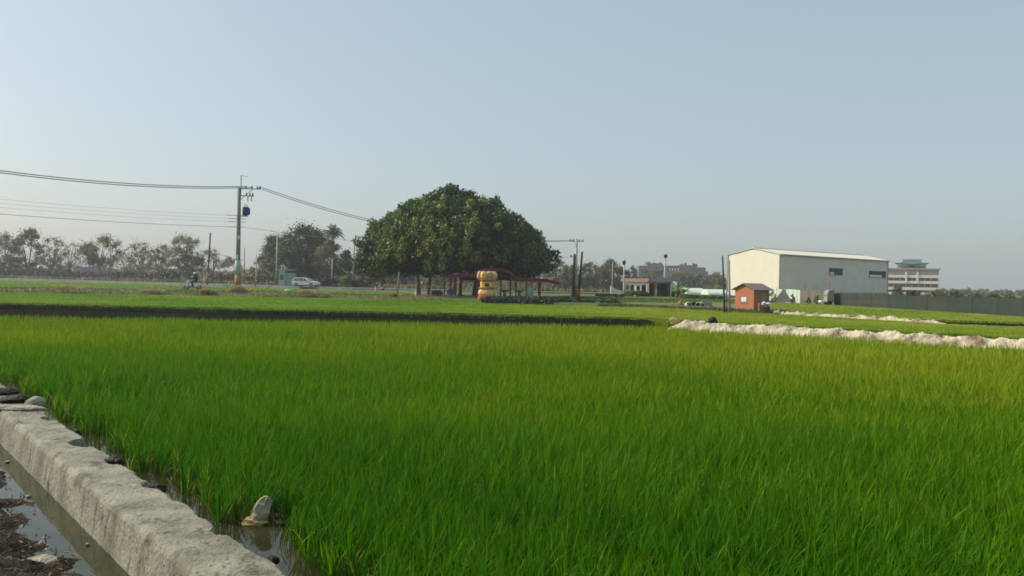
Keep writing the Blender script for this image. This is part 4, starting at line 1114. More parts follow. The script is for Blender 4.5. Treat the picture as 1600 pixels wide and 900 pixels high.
for k in range(8):
    a = 2 * math.pi * (k + 0.5) / 8 - math.pi / 2
    hx = 0.72; zc = (ZJ(431) if k % 2 else ZJ(429.0))
    mb = MB(); rr_ = 0.40 if k % 2 else 0.34
    mb.lathe((hx * math.cos(a), hx * math.sin(a), zc - rr_), [(rr_ * 0.55, 0), (rr_ * 1.0, rr_ * 0.55), (rr_ * 1.0, rr_ * 1.45), (rr_ * 0.6, rr_ * 2.0)], n=6)
    mb.build('crown_lobe', M['joss_yellow'] if k % 2 else M['joss_pink'], jf, bevel=0.02)
oct_([(0.62, ZJ(438.2)), (0.70, ZJ(431)), (0.45, ZJ(425.5))], 'chimney_core', M['joss_yellow'])
MB().box((0.0, -0.66, ZJ(445)), (0.42, 0.10, 0.34)).build('fire_mouth', M['ceramic'], jf)

def under(px, y, z=0.68): return Vector((PV.x + X(px), PV.y + y, z))
def table(loc, label, m_):
    e = empty('table', loc, label, 'table', 'tables under the pavilion')
    MB().lathe((0, 0, 0.68), [(0.55, 0), (0.58, 0.03), (0.55, 0.08)], n=16).build('tabletop', M[m_], e)
    MB().lathe((0, 0, 0), [(0.30, 0), (0.20, 0.1), (0.16, 0.5), (0.26, 0.68)], n=12).build('pedestal', M['plinth'], e)
    return e
table(under(788, 1.4), 'round dark green table just right of the furnace', 'dark_goods')
table(under(811, 1.0), 'round wine red table near the right of the pavilion', 'wine')
def stool(loc, label, m_):
    e = empty('stool', loc, label, 'stool', 'stools under the pavilion')
    MB().lathe((0, 0, 0.38), [(0.17, 0), (0.19, 0.03), (0.17, 0.07)], n=12).build('seat', M[m_], e)
    for a in range(4):
        q_ = a * math.pi / 2 + 0.78
        MB().tube([(0.19 * math.cos(q_), 0.19 * math.sin(q_), 0), (0.12 * math.cos(q_), 0.12 * math.sin(q_), 0.38)], 0.02, n=5).build('leg', M[m_], e)
stool(under(779, 0.6), 'dark stool left of the green table', 'dark_goods')
stool(under(799, 0.2), 'red stool at the foot of the post between the tables', 'joss_red')
stool(under(817, 0.1), 'wine red stool in front of the red table', 'wine')
e = empty('water_tank', under(827.5, -0.2, 0.62), 'pale green upright water tank at the right of the pavilion', 'water tank')
MB().lathe((0, 0, 0), [(0.36, 0), (0.38, 0.08), (0.36, 0.5), (0.38, 0.55), (0.36, 1.0), (0.26, 1.15)], n=16).build('tank_body', M['tank_green'], e, smooth=True)
MB().lathe((0, 0, 1.15), [(0.14, 0), (0.14, 0.12), (0.04, 0.18)], n=10).build('lid', M['joss_pink'], e)
e = empty('altar', under(751, 2.4), 'tall dark altar cabinet in the middle of the pavilion', 'altar')
MB().box((0, 0, 1.05), (1.5, 0.7, 2.1)).build('cabinet', M['dark_goods'], e, bevel=0.02)
MB().box((0, -0.37, 1.3), (1.1, 0.06, 0.9)).build('niche', M['wine'], e)
MB().box((0, -0.5, 0.85), (1.7, 0.5, 0.07)).build('altar_shelf', M['wine'], e)
rock('covered_goods', under(681, 1.0, 0.95), (1.3, 0.7, 0.72), M['dark_goods'], 71, 'low black covered heap at the left end of the pavilion', 'covered goods', amp=0.15)
rock('tarp_bundle', under(703, 1.6, 1.0), (0.9, 0.7, 0.8), M['blue_cloth'], 72, 'blue tarpaulin bundle left of the thick red post', 'tarp bundle', amp=0.3)

def scooter(loc, rz, label, body='white_paint2', group='motor scooters', scale=1.0):
    """scooter travelling towards -x"""
    e = empty('motor_scooter', loc, label, 'motor scooter', group, rz)
    e.scale = (scale,) * 3
    for x in (-0.62, 0.62):
        w_ = MB()
        w_.tube([(x + 0.21 * math.cos(a), 0, 0.25 + 0.21 * math.sin(a)) for a in np.linspace(0, 2 * math.pi, 17)], 0.055, n=8, cap=False)
        t = w_.build('wheel', M['rubber'], e, smooth=True)
        MB().tube([(x, -0.05, 0.25), (x, 0.05, 0.25)], 0.13, n=12).build('hub', M['steel'], t)
    MB().slab([(-0.50, -0.18, 0.33), (-0.42, -0.18, 0.30), (-0.30, -0.18, 0.95), (-0.42, -0.18, 1.0), (-0.60, -0.18, 0.72)], (0, 0.36, 0)).build('front_shield', M[body], e, bevel=0.03)
    MB().box((-0.05, 0, 0.30), (0.62, 0.34, 0.08)).build('floorboard', M['rubber'], e, bevel=0.02)
    MB().slab([(0.18, -0.17, 0.28), (0.75, -0.17, 0.42), (0.88, -0.17, 0.62), (0.80, -0.17, 0.74), (0.20, -0.17, 0.70)], (0, 0.34, 0)).build('rear_body', M[body], e, bevel=0.04)
    MB().slab([(0.16, -0.15, 0.70), (0.85, -0.15, 0.74), (0.82, -0.15, 0.83), (0.45, -0.15, 0.80), (0.20, -0.15, 0.80)], (0, 0.30, 0)).build('seat', M['rubber'], e, bevel=0.03)
    MB().tube([(-0.62, 0, 0.25), (-0.36, 0, 1.02)], 0.035, n=8).build('fork', M['steel'], e)
    MB().slab([(-0.72, -0.10, 0.42), (-0.62, -0.10, 0.51), (-0.48, -0.10, 0.45), (-0.5, -0.10, 0.38)], (0, 0.20, 0)).build('front_fender', M[body], e, bevel=0.02)
    hb = MB().tube([(-0.28, -0.33, 1.03), (-0.36, -0.1, 1.04), (-0.36, 0.1, 1.04), (-0.28, 0.33, 1.03)], 0.022, n=6).build('handlebar', M['rubber'], e)
    for y in (-0.28, 0.28):
        MB().tube([(-0.33, y, 1.04), (-0.36, y * 1.1, 1.22)], 0.012, n=4).build('mirror_stalk', M['rubber'], hb)
        MB().box((-0.36, y * 1.1, 1.25), (0.02, 0.12, 0.08)).build('mirror', M['steel'], hb)
    MB().lathe((-0.50, 0, 0.84), [(0.03, -0.07), (0.09, -0.03), (0.09, 0.03), (0.03, 0.07)], n=10).build('headlight', M['pale_notice'], e)
    MB().box((0.89, 0, 0.62), (0.03, 0.2, 0.08)).build('tail_light', M['joss_red'], e)
    return e
M['rubber'] = mat('black_rubber', (0.012, 0.012, 0.013), (0.025, 0.025, 0.025), scale=8, rough=0.7)
M['white_paint2'] = mat('white_paint', (0.72, 0.73, 0.74), (0.66, 0.67, 0.68), scale=2, rough=0.3)
M['dark_paint'] = mat('dark_paint', (0.02, 0.022, 0.03), (0.03, 0.033, 0.045), scale=2, rough=0.3)
SC = G(301, 91.2, 0.84)
scooter(SC, 0.0, 'white motor scooter ridden to the left along the narrow lane', scale=1.08)

# rider: one continuous skinned body
def skin_body(name, verts, edges, radii, m_, parent, sub=2):
    me = bpy.data.meshes.new(name + '_cage'); me.from_pydata(verts, edges, [])
    o = bpy.data.objects.new(name + '_cage', me); col.objects.link(o)
    md = o.modifiers.new('skin', 'SKIN')
    for i, sv in enumerate(me.skin_vertices[0].data):
        r = radii[i]; sv.radius = r if hasattr(r, '__len__') else (r, r); sv.use_root = (i == 0)
    ss = o.modifiers.new('sub', 'SUBSURF'); ss.levels = sub; ss.render_levels = sub
    dg = bpy.context.evaluated_depsgraph_get()
    me2 = bpy.data.meshes.new_from_object(o.evaluated_get(dg)); me2.name = name
    me2.materials.clear(); me2.materials.append(m_); me2.shade_smooth()
    bpy.data.objects.remove(o)
    o2 = bpy.data.objects.new(name, me2); col.objects.link(o2); o2.parent = parent
    return o2
M['black_jacket'] = mat('black_jacket', (0.012, 0.011, 0.012), (0.03, 0.025, 0.025), scale=8, rough=0.8, bump=0.4, bscale=14)
M['dark_trousers'] = mat('dark_trousers', (0.02, 0.022, 0.035), (0.035, 0.038, 0.055), scale=8, rough=0.85, bump=0.4, bscale=14)
M['skin'] = mat('skin', (0.42, 0.25, 0.17), (0.48, 0.30, 0.21), scale=8, rough=0.55)
def rider():
    e = empty('person', SC + Vector((0.0, 0, 0.0)), 'rider in black jacket and white helmet sitting on the white scooter', 'person'); e.scale = (1.08,) * 3
    # hips at seat, facing -x
    V = [(0.38, 0, 0.90), (0.36, 0, 1.05), (0.32, 0, 1.24), (0.28, 0, 1.38), (0.25, 0, 1.46), (0.22, 0, 1.54), (0.19, 0, 1.62)]
    E = [(0, 1), (1, 2), (2, 3), (3, 4), (4, 5), (5, 6)]
    Rr = [(0.15, 0.17), (0.13, 0.16), (0.14, 0.18), (0.11, 0.17), 0.06, 0.085, 0.07]
    for s_ in (-1, 1):
        b = len(V)
        V += [(0.34, 0.11 * s_, 0.88), (0.10, 0.14 * s_, 0.86), (-0.08, 0.14 * s_, 0.78), (-0.04, 0.13 * s_, 0.55), (0.0, 0.13 * s_, 0.40), (-0.12, 0.13 * s_, 0.37)]
        E += [(0, b), (b, b + 1), (b + 1, b + 2), (b + 2, b + 3), (b + 3, b + 4), (b + 4, b + 5)]; Rr += [0.10, 0.085, 0.07, 0.055, 0.045, 0.045]
        b = len(V)
        V += [(0.28, 0.19 * s_, 1.36), (0.16, 0.25 * s_, 1.18), (-0.06, 0.28 * s_, 1.10), (-0.24, 0.28 * s_, 1.08)]
        E += [(3, b), (b, b + 1), (b + 1, b + 2), (b + 2, b + 3)]; Rr += [0.065, 0.055, 0.045, 0.035]
    body = skin_body('body', V, E, Rr, M['black_jacket'], e)
    hd = MB(); hd.lathe((0.165, 0, 1.50), [(0.03, 0), (0.075, 0.03), (0.092, 0.10), (0.085, 0.17), (0.03, 0.21)], n=14, sx=1.05, sy=0.85)
    hd.add([(0.07, 0.015, 1.60), (0.045, 0, 1.575), (0.07, -0.015, 1.60), (0.072, 0, 1.555)], [(0, 1, 2), (0, 3, 1), (1, 3, 2), (0, 2, 3)])
    hd.build('face', M['skin'], e, smooth=True)
    MB().lathe((0.185, 0, 1.60), [(0.135, -0.03), (0.14, 0.03), (0.12, 0.10), (0.06, 0.145), (0.01, 0.15)], n=16).build('helmet', M['white_paint2'], e, smooth=True)
    for s_ in (-1, 1):
        for k in range(5):
            y = 0.245 * s_ + s_ * 0.017 * k
            MB().tube([(-0.22, y, 1.09), (-0.30, y, 1.085), (-0.325 + 0.01 * abs(k - 2), y, 1.05), (-0.29, y, 1.02)], 0.010, n=5).build('finger', M['skin'], e)
    MB().slab([(0.08, -0.2, 1.0), (0.10, -0.2, 1.28), (0.165, -0.2, 1.28), (0.2, -0.2, 1.0)], (0, 0.4, 0)).build('shirt_front', M['rust'], e, bevel=0.03)
rider()

# ------------------------------------------------------------------ white car
M['car_paint'] = mat('silver_white_paint', (0.58, 0.60, 0.58), (0.62, 0.64, 0.62), scale=1, rough=0.25, spec=0.6)
M['glass'] = mat('dark_glass', (0.05, 0.07, 0.09), (0.07, 0.09, 0.11), scale=1, rough=0.08, spec=0.8)
def car():
    c = G(478, 158.5, 0.755); e = empty('car', c, 'silver white estate car driving right along the main road', 'car', rz=R(-14))
    e.scale = (1.12,) * 3
    prof = [(-2.15, 0.32), (-2.2, 0.75), (-2.12, 1.02), (-1.95, 1.38), (-1.6, 1.46), (-0.3, 1.48), (0.25, 1.42), (1.05, 0.98), (1.9, 0.86), (2.15, 0.68), (2.18, 0.34), (1.75, 0.26), (-1.75, 0.26)]
    mb = MB(); n = len(prof)
    rows = []
    for y, k in ((-0.86, 1.0), (0.86, 1.0)):
        pass
    # side outline narrows above the waist
    def yy(z): return 0.86 if z < 0.95 else 0.86 - (z - 0.95) * 0.42
    vs = [(x, -yy(z), z) for x, z in prof] + [(x, yy(z), z) for x, z in prof]
    mb.add(vs, [tuple(range(n)), tuple(reversed(range(n, 2 * n)))] + [(i, (i + 1) % n, (i + 1) % n + n, i + n) for i in range(n)])
    mb.build('body', M['car_paint'], e, bevel=0.04)
    def pane(nm, pts, out):
        s_ = MB(); s_.slab(pts, out); return s_.build(nm, M['glass'], e)
    for sg in (-1, 1):
        y0 = lambda z: sg * (yy(z) + 0.004)
        o = (0, sg * 0.012, 0)
        pane('side_window', [(-1.88, y0(1.0), 1.0), (-1.78, y0(1.35), 1.35), (-1.05, y0(1.39), 1.39), (-1.0, y0(1.0), 1.0)], o)
        pane('side_window', [(-0.92, y0(1.0), 1.0), (-0.95, y0(1.39), 1.39), (-0.15, y0(1.40), 1.40), (-0.08, y0(1.0), 1.0)], o)
        pane('side_window', [(0.0, y0(1.0), 1.0), (-0.06, y0(1.39), 1.39), (0.2, y0(1.35), 1.35), (0.85, y0(1.0), 1.0)], o)
        MB().box((0.75, sg * 0.97, 1.0), (0.16, 0.2, 0.12)).build('wing_mirror', M['car_paint'], e, bevel=0.02)
        MB().box((2.08, sg * 0.62, 0.72), (0.2, 0.36, 0.13)).build('headlight', M['pale_notice'], e, bevel=0.02)
        MB().box((-2.15, sg * 0.72, 0.95), (0.12, 0.22, 0.3)).build('tail_light', M['joss_red'], e, bevel=0.02)
        MB().box((-0.45, sg * 0.868, 0.80), (0.22, 0.03, 0.03)).build('door_handle', M['steel'], e)
    pane('windscreen', [(0.34, -0.62, 1.39), (0.34, 0.62, 1.39), (1.0, 0.78, 1.03), (1.0, -0.78, 1.03)], (0.02, 0, 0.03))
    pane('rear_window', [(-2.12, -0.75, 1.06), (-2.12, 0.75, 1.06), (-1.99, 0.65, 1.36), (-1.99, -0.65, 1.36)], (-0.03, 0, 0.01))
    for x in (-1.32, 1.34):
        for y in (-0.80, 0.80):
            t = MB().tube([(x, y - 0.1, 0.31), (x, y + 0.1, 0.31)], 0.31, n=20).build('wheel', M['rubber'], e)
            s_ = 1 if y > 0 else -1
            MB().tube([(x, y + s_ * 0.09, 0.31), (x, y + s_ * 0.115, 0.31)], 0.19, n=14).build('rim', M['steel'], t)
car()

# ------------------------------------------------------------------ warehouse
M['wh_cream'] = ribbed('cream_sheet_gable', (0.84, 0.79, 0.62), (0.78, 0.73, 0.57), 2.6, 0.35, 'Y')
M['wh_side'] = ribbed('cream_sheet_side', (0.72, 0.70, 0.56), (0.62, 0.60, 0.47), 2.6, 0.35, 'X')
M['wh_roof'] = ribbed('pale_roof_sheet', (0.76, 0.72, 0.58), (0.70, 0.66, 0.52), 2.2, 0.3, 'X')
M['dark_opening'] = mat('dark_opening', (0.008, 0.012, 0.035), (0.012, 0.018, 0.05), scale=1, rough=0.5, spec=0.15)
M['trim'] = mat('grey_trim', (0.28, 0.29, 0.25), (0.34, 0.35, 0.30), scale=1, rough=0.6)
def warehouse():
    c = G(1217, 143, 0.45)
    far = G(1386, 166, 0.45)
    dx = (far - c); L = dx.length; rz = math.atan2(dx.y, dx.x)
    e = empty('warehouse', c, 'large cream metal warehouse with a low gable roof behind the red shed', 'warehouse', rz=rz)
    W = 10.3; H = ztop(1217, 397.5, 143) - 0.45; HR = H + 1.05
    # local x along the long side, y away to the left: gable at x=0
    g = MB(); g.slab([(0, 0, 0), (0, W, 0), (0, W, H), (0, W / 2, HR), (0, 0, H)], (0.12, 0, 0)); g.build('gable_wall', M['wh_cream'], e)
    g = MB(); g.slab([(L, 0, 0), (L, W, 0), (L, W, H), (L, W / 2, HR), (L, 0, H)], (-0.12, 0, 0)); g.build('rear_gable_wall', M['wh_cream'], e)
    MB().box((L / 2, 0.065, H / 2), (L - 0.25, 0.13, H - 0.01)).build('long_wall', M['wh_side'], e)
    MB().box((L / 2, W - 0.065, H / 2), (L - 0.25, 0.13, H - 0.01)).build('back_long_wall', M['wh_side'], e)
    for s_ in (0, 1):
        y0 = -0.25 if s_ == 0 else W + 0.25
        z0 = H - 0.03
        g = MB(); g.slab([(-0.15, y0, z0 + 0.03), (L + 0.15, y0, z0 + 0.03), (L + 0.15, W / 2, HR + 0.05), (-0.15, W / 2, HR + 0.05)], (0, 0, 0.08)); g.build('roof', M['wh_roof'], e)
    MB().box((L / 2, W / 2, HR + 0.16), (L + 0.3, 0.5, 0.08)).build('ridge_cap', M['wh_roof'], e)
    for (x, y) in ((-0.03, -0.03), (-0.03, W + 0.03), (L + 0.03, -0.03)):
        MB().box((x, y, H / 2), (0.16, 0.16, H)).build('corner_trim', M['trim'], e)
    MB().box((L / 2, -0.02, 1.1), (L, 0.06, 0.12)).build('base_flashing', M['trim'], e)
    MB().box((L / 2, -0.30, H - 0.02), (L + 0.2, 0.16, 0.16)).build('gutter', M['trim'], e)
    # two horizontal window bands high on the long wall
    def win(px0, px1, y0, y1, step):
        def lx(px):   # intersection of the pixel column with the wall plane
            r_ = (P(px, 430, 1.0) - CAM); p0 = Vector((c.x, c.y)); d2 = Vector((dx.x, dx.y)).normalized(); rr = Vector((r_.x, r_.y))
            den = rr.x * d2.y - rr.y * d2.x
            t = ((p0.x) * d2.y - (p0.y) * d2.x) / den
            q_ = rr * t - p0
            return q_.dot(d2), t
        a, ta = lx(px0); b, tb = lx(px1)
        za = CAM.z + (P(px0, y0, 1.0) - CAM).z * ta - 0.45; zb = CAM.z + (P(px0, y1, 1.0) - CAM).z * ta - 0.45
        f = MB().box(((a + b) / 2, -0.03, (za + zb) / 2), (b - a, 0.10, za - zb)).build('window', M['dark_opening'], e)
        MB().box(((a + b) / 2, -0.07, za + 0.05), (b - a + 0.3, 0.16, 0.10)).build('window_head', M['trim'], f)
        MB().box(((a + b) / 2, -0.07, zb - 0.05), (b - a + 0.3, 0.16, 0.10)).build('sill', M['trim'], f)
        if step > 0:    # an opened sash and a pale blind filling a lower corner
            MB().box((a + (b - a) * 0.17, -0.10, zb + (za - zb) * 0.2), ((b - a) * 0.33, 0.05, (za - zb) * 0.4)).build('sash', M['wh_side'], f)
        else:
            MB().box((a + (b - a) * 0.37, -0.10, zb + (za - zb) * 0.2), ((b - a) * 0.72, 0.05, (za - zb) * 0.4)).build('sash', M['wh_side'], f)
        for k in (0.25, 0.5, 0.75):
            MB().box((a + (b - a) * k, -0.095, (za + zb) / 2), (0.05, 0.03, za - zb)).build('mullion', M['trim'], f)
    win(1295.5, 1316, 419, 429, 1)
    win(1358, 1383.5, 423.5, 433, -1)
warehouse()

# ------------------------------------------------------------------ red brick shed
def brickmat():
    m = mat('orange_brick', (0.34, 0.12, 0.055), (0.42, 0.165, 0.08), scale=1.5, rough=0.9)
    n = m.node_tree; b = n.nodes['Principled BSDF']
    prev = b.inputs['Base Color'].links[0].from_socket
    br = n.nodes.new('ShaderNodeTexBrick'); br.inputs['Scale'].default_value = 4.5; br.inputs['Mortar Size'].default_value = 0.012
    br.inputs['Mortar'].default_value = (0.34, 0.22, 0.15, 1); br.inputs['Color2'].default_value = (0.38, 0.13, 0.055, 1)
    mp = n.nodes.new('ShaderNodeMapping'); mp.inputs['Rotation'].default_value = (R(90), 0, 0)
    n.links.new(n.nodes['Texture Coordinate'].outputs['Object'], mp.inputs[0]); n.links.new(mp.outputs[0], br.inputs['Vector']); n.links.new(prev, br.inputs['Color1'])
    n.links.new(br.outputs['Color'], b.inputs['Base Color'])
    return m
M['brick'] = brickmat()
M['shed_roof'] = ribbed('purple_grey_roof', (0.17, 0.12, 0.12), (0.24, 0.18, 0.17), 3.0, 0.6, 'Y')
def shed():
    d = 65.5; c = G(1177.5, d, 0.38)     # near corner
    rz = math.atan2(0.80, 1.0)           # direction of the shaded side
    e = empty('brick_shed', c, 'small orange red brick shed with a grey purple roof beside the two poles', 'shed', rz=0)
    ux = Vector((math.cos(rz * 0.80), math.sin(rz * 0.80), 0)); uy = Vector((-ux.y, ux.x, 0)) * 1.0
    W = 1.95; Ls = 1.65; H = 1.72; HR = 2.12
    A = Vector((0, 0, 0)); B = uy * W; C = B + ux * Ls; D = ux * Ls
    Z3 = Vector((0, 0, 1))
    MB().slab([A, B, B + Z3 * H, (A + B) / 2 + Z3 * HR, A + Z3 * H], ux * 0.12).build('gable_wall', M['brick'], e)
    MB().slab([D, C, C + Z3 * H, (D + C) / 2 + Z3 * HR, D + Z3 * H], -ux * 0.12).build('gable_wall', M['brick'], e)
    MB().slab([A + ux * 0.125, D - ux * 0.125, D - ux * 0.125 + Z3 * H, A + ux * 0.125 + Z3 * H], uy * 0.12).build('side_wall', M['brick'], e)
    MB().slab([B + ux * 0.125, C - ux * 0.125, C - ux * 0.125 + Z3 * H, B + ux * 0.125 + Z3 * H], -uy * 0.12).build('side_wall', M['brick'], e)
    rg = (A + B) / 2 + Z3 * (HR + 0.02)
    for s_ in (0, 1):
        ed = A if s_ == 0 else B; o = (-uy if s_ == 0 else uy) * 0.25
        p = ed + Z3 * (H - 0.07) + o
        MB().slab([p - ux * 0.18, p + ux * (Ls + 0.22), rg + ux * (Ls + 0.22), rg - ux * 0.18], (0, 0, 0.06)).build('roof', M['shed_roof'], e)
    cw = uy * (W * 0.52) + Z3 * 0.95 - ux * 0.02
    f = MB().slab([cw - uy * 0.25 - Z3 * 0.17, cw + uy * 0.25 - Z3 * 0.17, cw + uy * 0.25 + Z3 * 0.17, cw - uy * 0.25 + Z3 * 0.17], ux * 0.06).build('window', M['pale_notice'], e)
    MB().slab([cw - uy * 0.34 - Z3 * 0.27 - ux * 0.03, cw + uy * 0.34 - Z3 * 0.27 - ux * 0.03, cw + uy * 0.34 - Z3 * 0.22 - ux * 0.03, cw - uy * 0.34 - Z3 * 0.22 - ux * 0.03], ux * 0.04).build('sill', M['plinth'], f)
    dc = ux * (Ls * 0.62) - uy * 0.02
    MB().slab([dc - ux * 0.33, dc + ux * 0.33, dc + ux * 0.33 + Z3 * 1.45, dc - ux * 0.33 + Z3 * 1.45], uy * 0.05).build('door', M['pole_concrete'], e)
    # a low brick panel in front
    return c, ux, uy
sc_, ux_, uy_ = shed()
p_ = G(1186, 64.6, 0.30)
tag(MB().slab([p_, p_ + Vector((0.65, 0.2, 0)), p_ + Vector((0.65, 0.2, 0.75)), p_ + Vector((0, 0, 0.80))], (-0.03, 0.1, 0)).build('brick_parapet', M['brick']), 'low brick parapet at the shaded front corner of the shed', 'wall')
p_ = G(1196, 64.0, 0.28)
scooter(p_ + Vector((0.1, 0, 0)), R(60), 'dark parked scooter loaded with white sacks beside the shed', body='dark_paint', scale=0.72)
M['sack'] = mat('white_sack', (0.62, 0.60, 0.56), (0.74, 0.72, 0.68), scale=4, rough=0.9, bump=0.8, bscale=6)
rock('sack', p_ + Vector((-0.16, -0.1, 0.80)), (0.36, 0.34, 0.30), M['sack'], 81, 'white bulging sack at the left on the parked scooter', 'sack', 'sacks on the parked scooter', amp=0.2)
rock('sack', p_ + Vector((0.24, 0.1, 0.76)), (0.44, 0.32, 0.26), M['sack'], 82, 'wider white sack at the right on the parked scooter', 'sack', 'sacks on the parked scooter', amp=0.2)
p_ = G(1134.2, 64.4, 0.95)
rock('cloth_bundle', p_, (0.12, 0.10, 0.42), M['sack'], 84, 'white cloth tied on the brown stake between the two poles', 'cloth', amp=0.2)

# mint panels and net fences
M['mint_panel'] = mat('mint_sheet', (0.50, 0.60, 0.47), (0.58, 0.67, 0.54), scale=1, rough=0.7)
def netmat():
    m = mat('shade_net', (0.018, 0.042, 0.030), (0.046, 0.052, 0.036), scale=0.35, rough=0.9, detail=8)
    n = m.node_tree; b = n.nodes['Principled BSDF']; out = n.nodes['Material Output']
    tr = n.nodes.new('ShaderNodeBsdfTransparent'); mx = n.nodes.new('ShaderNodeMixShader'); mx.inputs[0].default_value = 0.22
    n.links.new(b.outputs[0], mx.inputs[1]); n.links.new(tr.outputs[0], mx.inputs[2]); n.links.new(mx.outputs[0], out.inputs[0])
    return m
M['net'] = netmat()
M['brown_net'] = mat('brown_net', (0.16, 0.14, 0.10), (0.11, 0.12, 0.08), scale=0.5, rough=0.9)
def fence(name, label, cat, a, b, h, m_, post, nposts, z0=0.45, wave=0.04, gap=None):
    a = Vector(a); b = Vector(b); e = empty(name, (a.x, a.y, z0), label, cat)
    dv = b - a; dv.z = 0; L = dv.length; u = dv.normalized(); nn = Vector((-u.y, u.x, 0)); mb = MB(); n = max(6, int(L / 0.5)); vs = []
    for i in range(n + 1):
        p = u * (L * i / n) + nn * (wave * math.sin(i * 1.3)); hh = h + 0.05 * math.sin(i * 0.9) + 0.03 * math.sin(i * 2.3)
        vs += [tuple(p), (p.x, p.y, hh), (p.x + nn.x * 0.02, p.y + nn.y * 0.02, hh), (p.x + nn.x * 0.02, p.y + nn.y * 0.02, 0)]
    fs = [(i * 4 + k, i * 4 + (k + 1) % 4, (i + 1) * 4 + (k + 1) % 4, (i + 1) * 4 + k) for i in range(n) for k in range(4)]
    fs += [(0, 1, 2, 3), (n * 4 + 3, n * 4 + 2, n * 4 + 1, n * 4)]
    mb.add(vs, fs); mb.build('panel', m_, e)
    for i in range(nposts):
        p = u * (L * (i + 0.5) / nposts) - nn * 0.12 * (1 if nn.y > 0 else -1)
        MB().tube([(p.x, p.y, -0.3), (p.x, p.y, h + 0.2)], 0.02, n=6).build('post', M[post], e)
    return e
ga = G(1305, 101.5, 0.0); gb = G(1600, 68.5, 0.0); gd = gb - ga
fence('net_fence', 'long dark green shade net fence running to the right edge', 'fence', ga, gb + gd * 0.7, 1.72, M['net'], 'dark_wood', 16, z0=0.05)
fence('panel_fence', 'brownish net fence in front of the warehouse left of the dark gap', 'fence', G(1250, 112, 0), G(1300, 103.5, 0), 1.9, M['brown_net'], 'rust', 5, z0=0.05)
fence('sheet_fence', 'mint green sheet fence panel right behind the shed roof', 'fence', G(1202, 118, 0), G(1226, 115.5, 0), 2.05, M['mint_panel'], 'steel', 3, z0=0.05, wave=0.0)
fence('sheet_fence', 'mint green sheet fence panel with a small shrub before it', 'fence', G(1228, 115.0, 0), G(1249.5, 112.4, 0), 2.0, M['mint_panel'], 'steel', 3, z0=0.05, wave=0.0)
M['grey_tarp'] = mat('grey_tarp', (0.22, 0.21, 0.20), (0.32, 0.30, 0.28), scale=2, rough=0.8, bump=0.6, bscale=3)
p_ = G(1222, 113.5, 0.4)
tag(MB().add([(-1.2, 0, 0), (1.2, -0.4, 0), (1.0, 0.8, 0), (-0.9, 0.9, 0), (0.25, 0.2, 1.75), (0.35, 0.35, 1.7)], [(0, 1, 4), (1, 2, 5, 4), (2, 3, 5), (3, 0, 4, 5), (0, 3, 2, 1)]).build('tarp_tent', M['grey_tarp'], loc=p_), 'small grey tarpaulin tent leaning between the two mint panels', 'tent')
for (px, d, yt, wp_, kd, lb) in ((1238, 111.5, 459, 9, 'olive_leaf', 'small olive shrub in front of the right mint panel'), (1206, 112, 455, 16, 'brown_leaf', 'brown twiggy shrub at the right end of the shed roof'), (1277, 104.5, 461, 12, 'lime_leaf', 'yellow green shrub in front of the brown net fence'), (1263, 106.5, 464, 9, 'dark_leaf', 'small dark shrub in front of the brown net fence')):
    tree(lb, px, d, yt, wp_, kd, leaves=260, lsize=0.16, clear=0.05, z0=0.1, name='shrub', group='shrubs along the fences', nl=4)['category'] = 'shrub'
# small white truck seen end-on in the fence gap
def truck():
    e = empty('small_truck', G(1299.5, 101, 0.35), 'small white and black truck parked in the gap of the fences', 'truck')
    MB().slab([(-0.75, -0.6, 0.35), (-0.75, -0.6, 1.35), (-0.55, -0.6, 1.75), (0.05, -0.6, 1.8), (0.1, -0.6, 0.35)], (0, 1.2, 0)).build('cab', M['pole_concrete'], e, bevel=0.05)
    MB().box((0.62, 0, 0.85), (1.0, 1.25, 0.95)).build('load_box', M['dark_goods'], e, bevel=0.03)
    MB().slab([(-0.77, -0.45, 1.05), (-0.72, -0.45, 1.38), (-0.6, -0.45, 1.6), (-0.66, -0.45, 1.05)], (0, 0.9, 0)).build('windscreen', M['glass'], e)
    MB().box((-0.95, -0.1, 0.42), (1.0, 1.0, 0.22)).build('front_bumper', M['sack'], e, bevel=0.03)
    for x in (-0.45, 0.75):
        for y in (-0.6, 0.5):
            MB().tube([(x, y, 0.25), (x, y + 0.12, 0.25)], 0.27, n=14).build('wheel', M['rubber'], e)
truck()

# horizon shrubs and trees at right, behind the net fence
RT = 'low trees behind the net fence'
for k, (px, d, yt, wp_, kd, lb) in enumerate([
    (1402, 150, 444, 16, 'brown_leaf', 'narrow brown tree in front of the temple style building'),
    (1425, 140, 455, 44, 'dark_leaf', 'low dark green tree below the temple style building'),
    (1462, 135, 453, 50, 'olive_leaf', 'olive tree at the right corner of the temple style building'),
    (1492, 130, 456, 40, 'dark_leaf', 'first low green tree right of the olive tree behind the net'),
    (1522, 125, 458, 42, 'brown_leaf', 'brownish low tree, middle of those behind the right net'),
    (1553, 120, 460, 36, 'dark_leaf', 'dark low tree left of the last ones behind the net'),
    (1575, 118, 460, 34, 'olive_leaf', 'olive low tree next to the right edge behind the net'),
    (1602, 115, 463, 36, 'olive_leaf', 'low tree cut by the right edge of the photo')]):
    tree(lb, px, d, yt, wp_, kd, leaves=1100, lsize=0.3, clear=0.02, z0=0.1, group=RT, tintc=0.4)

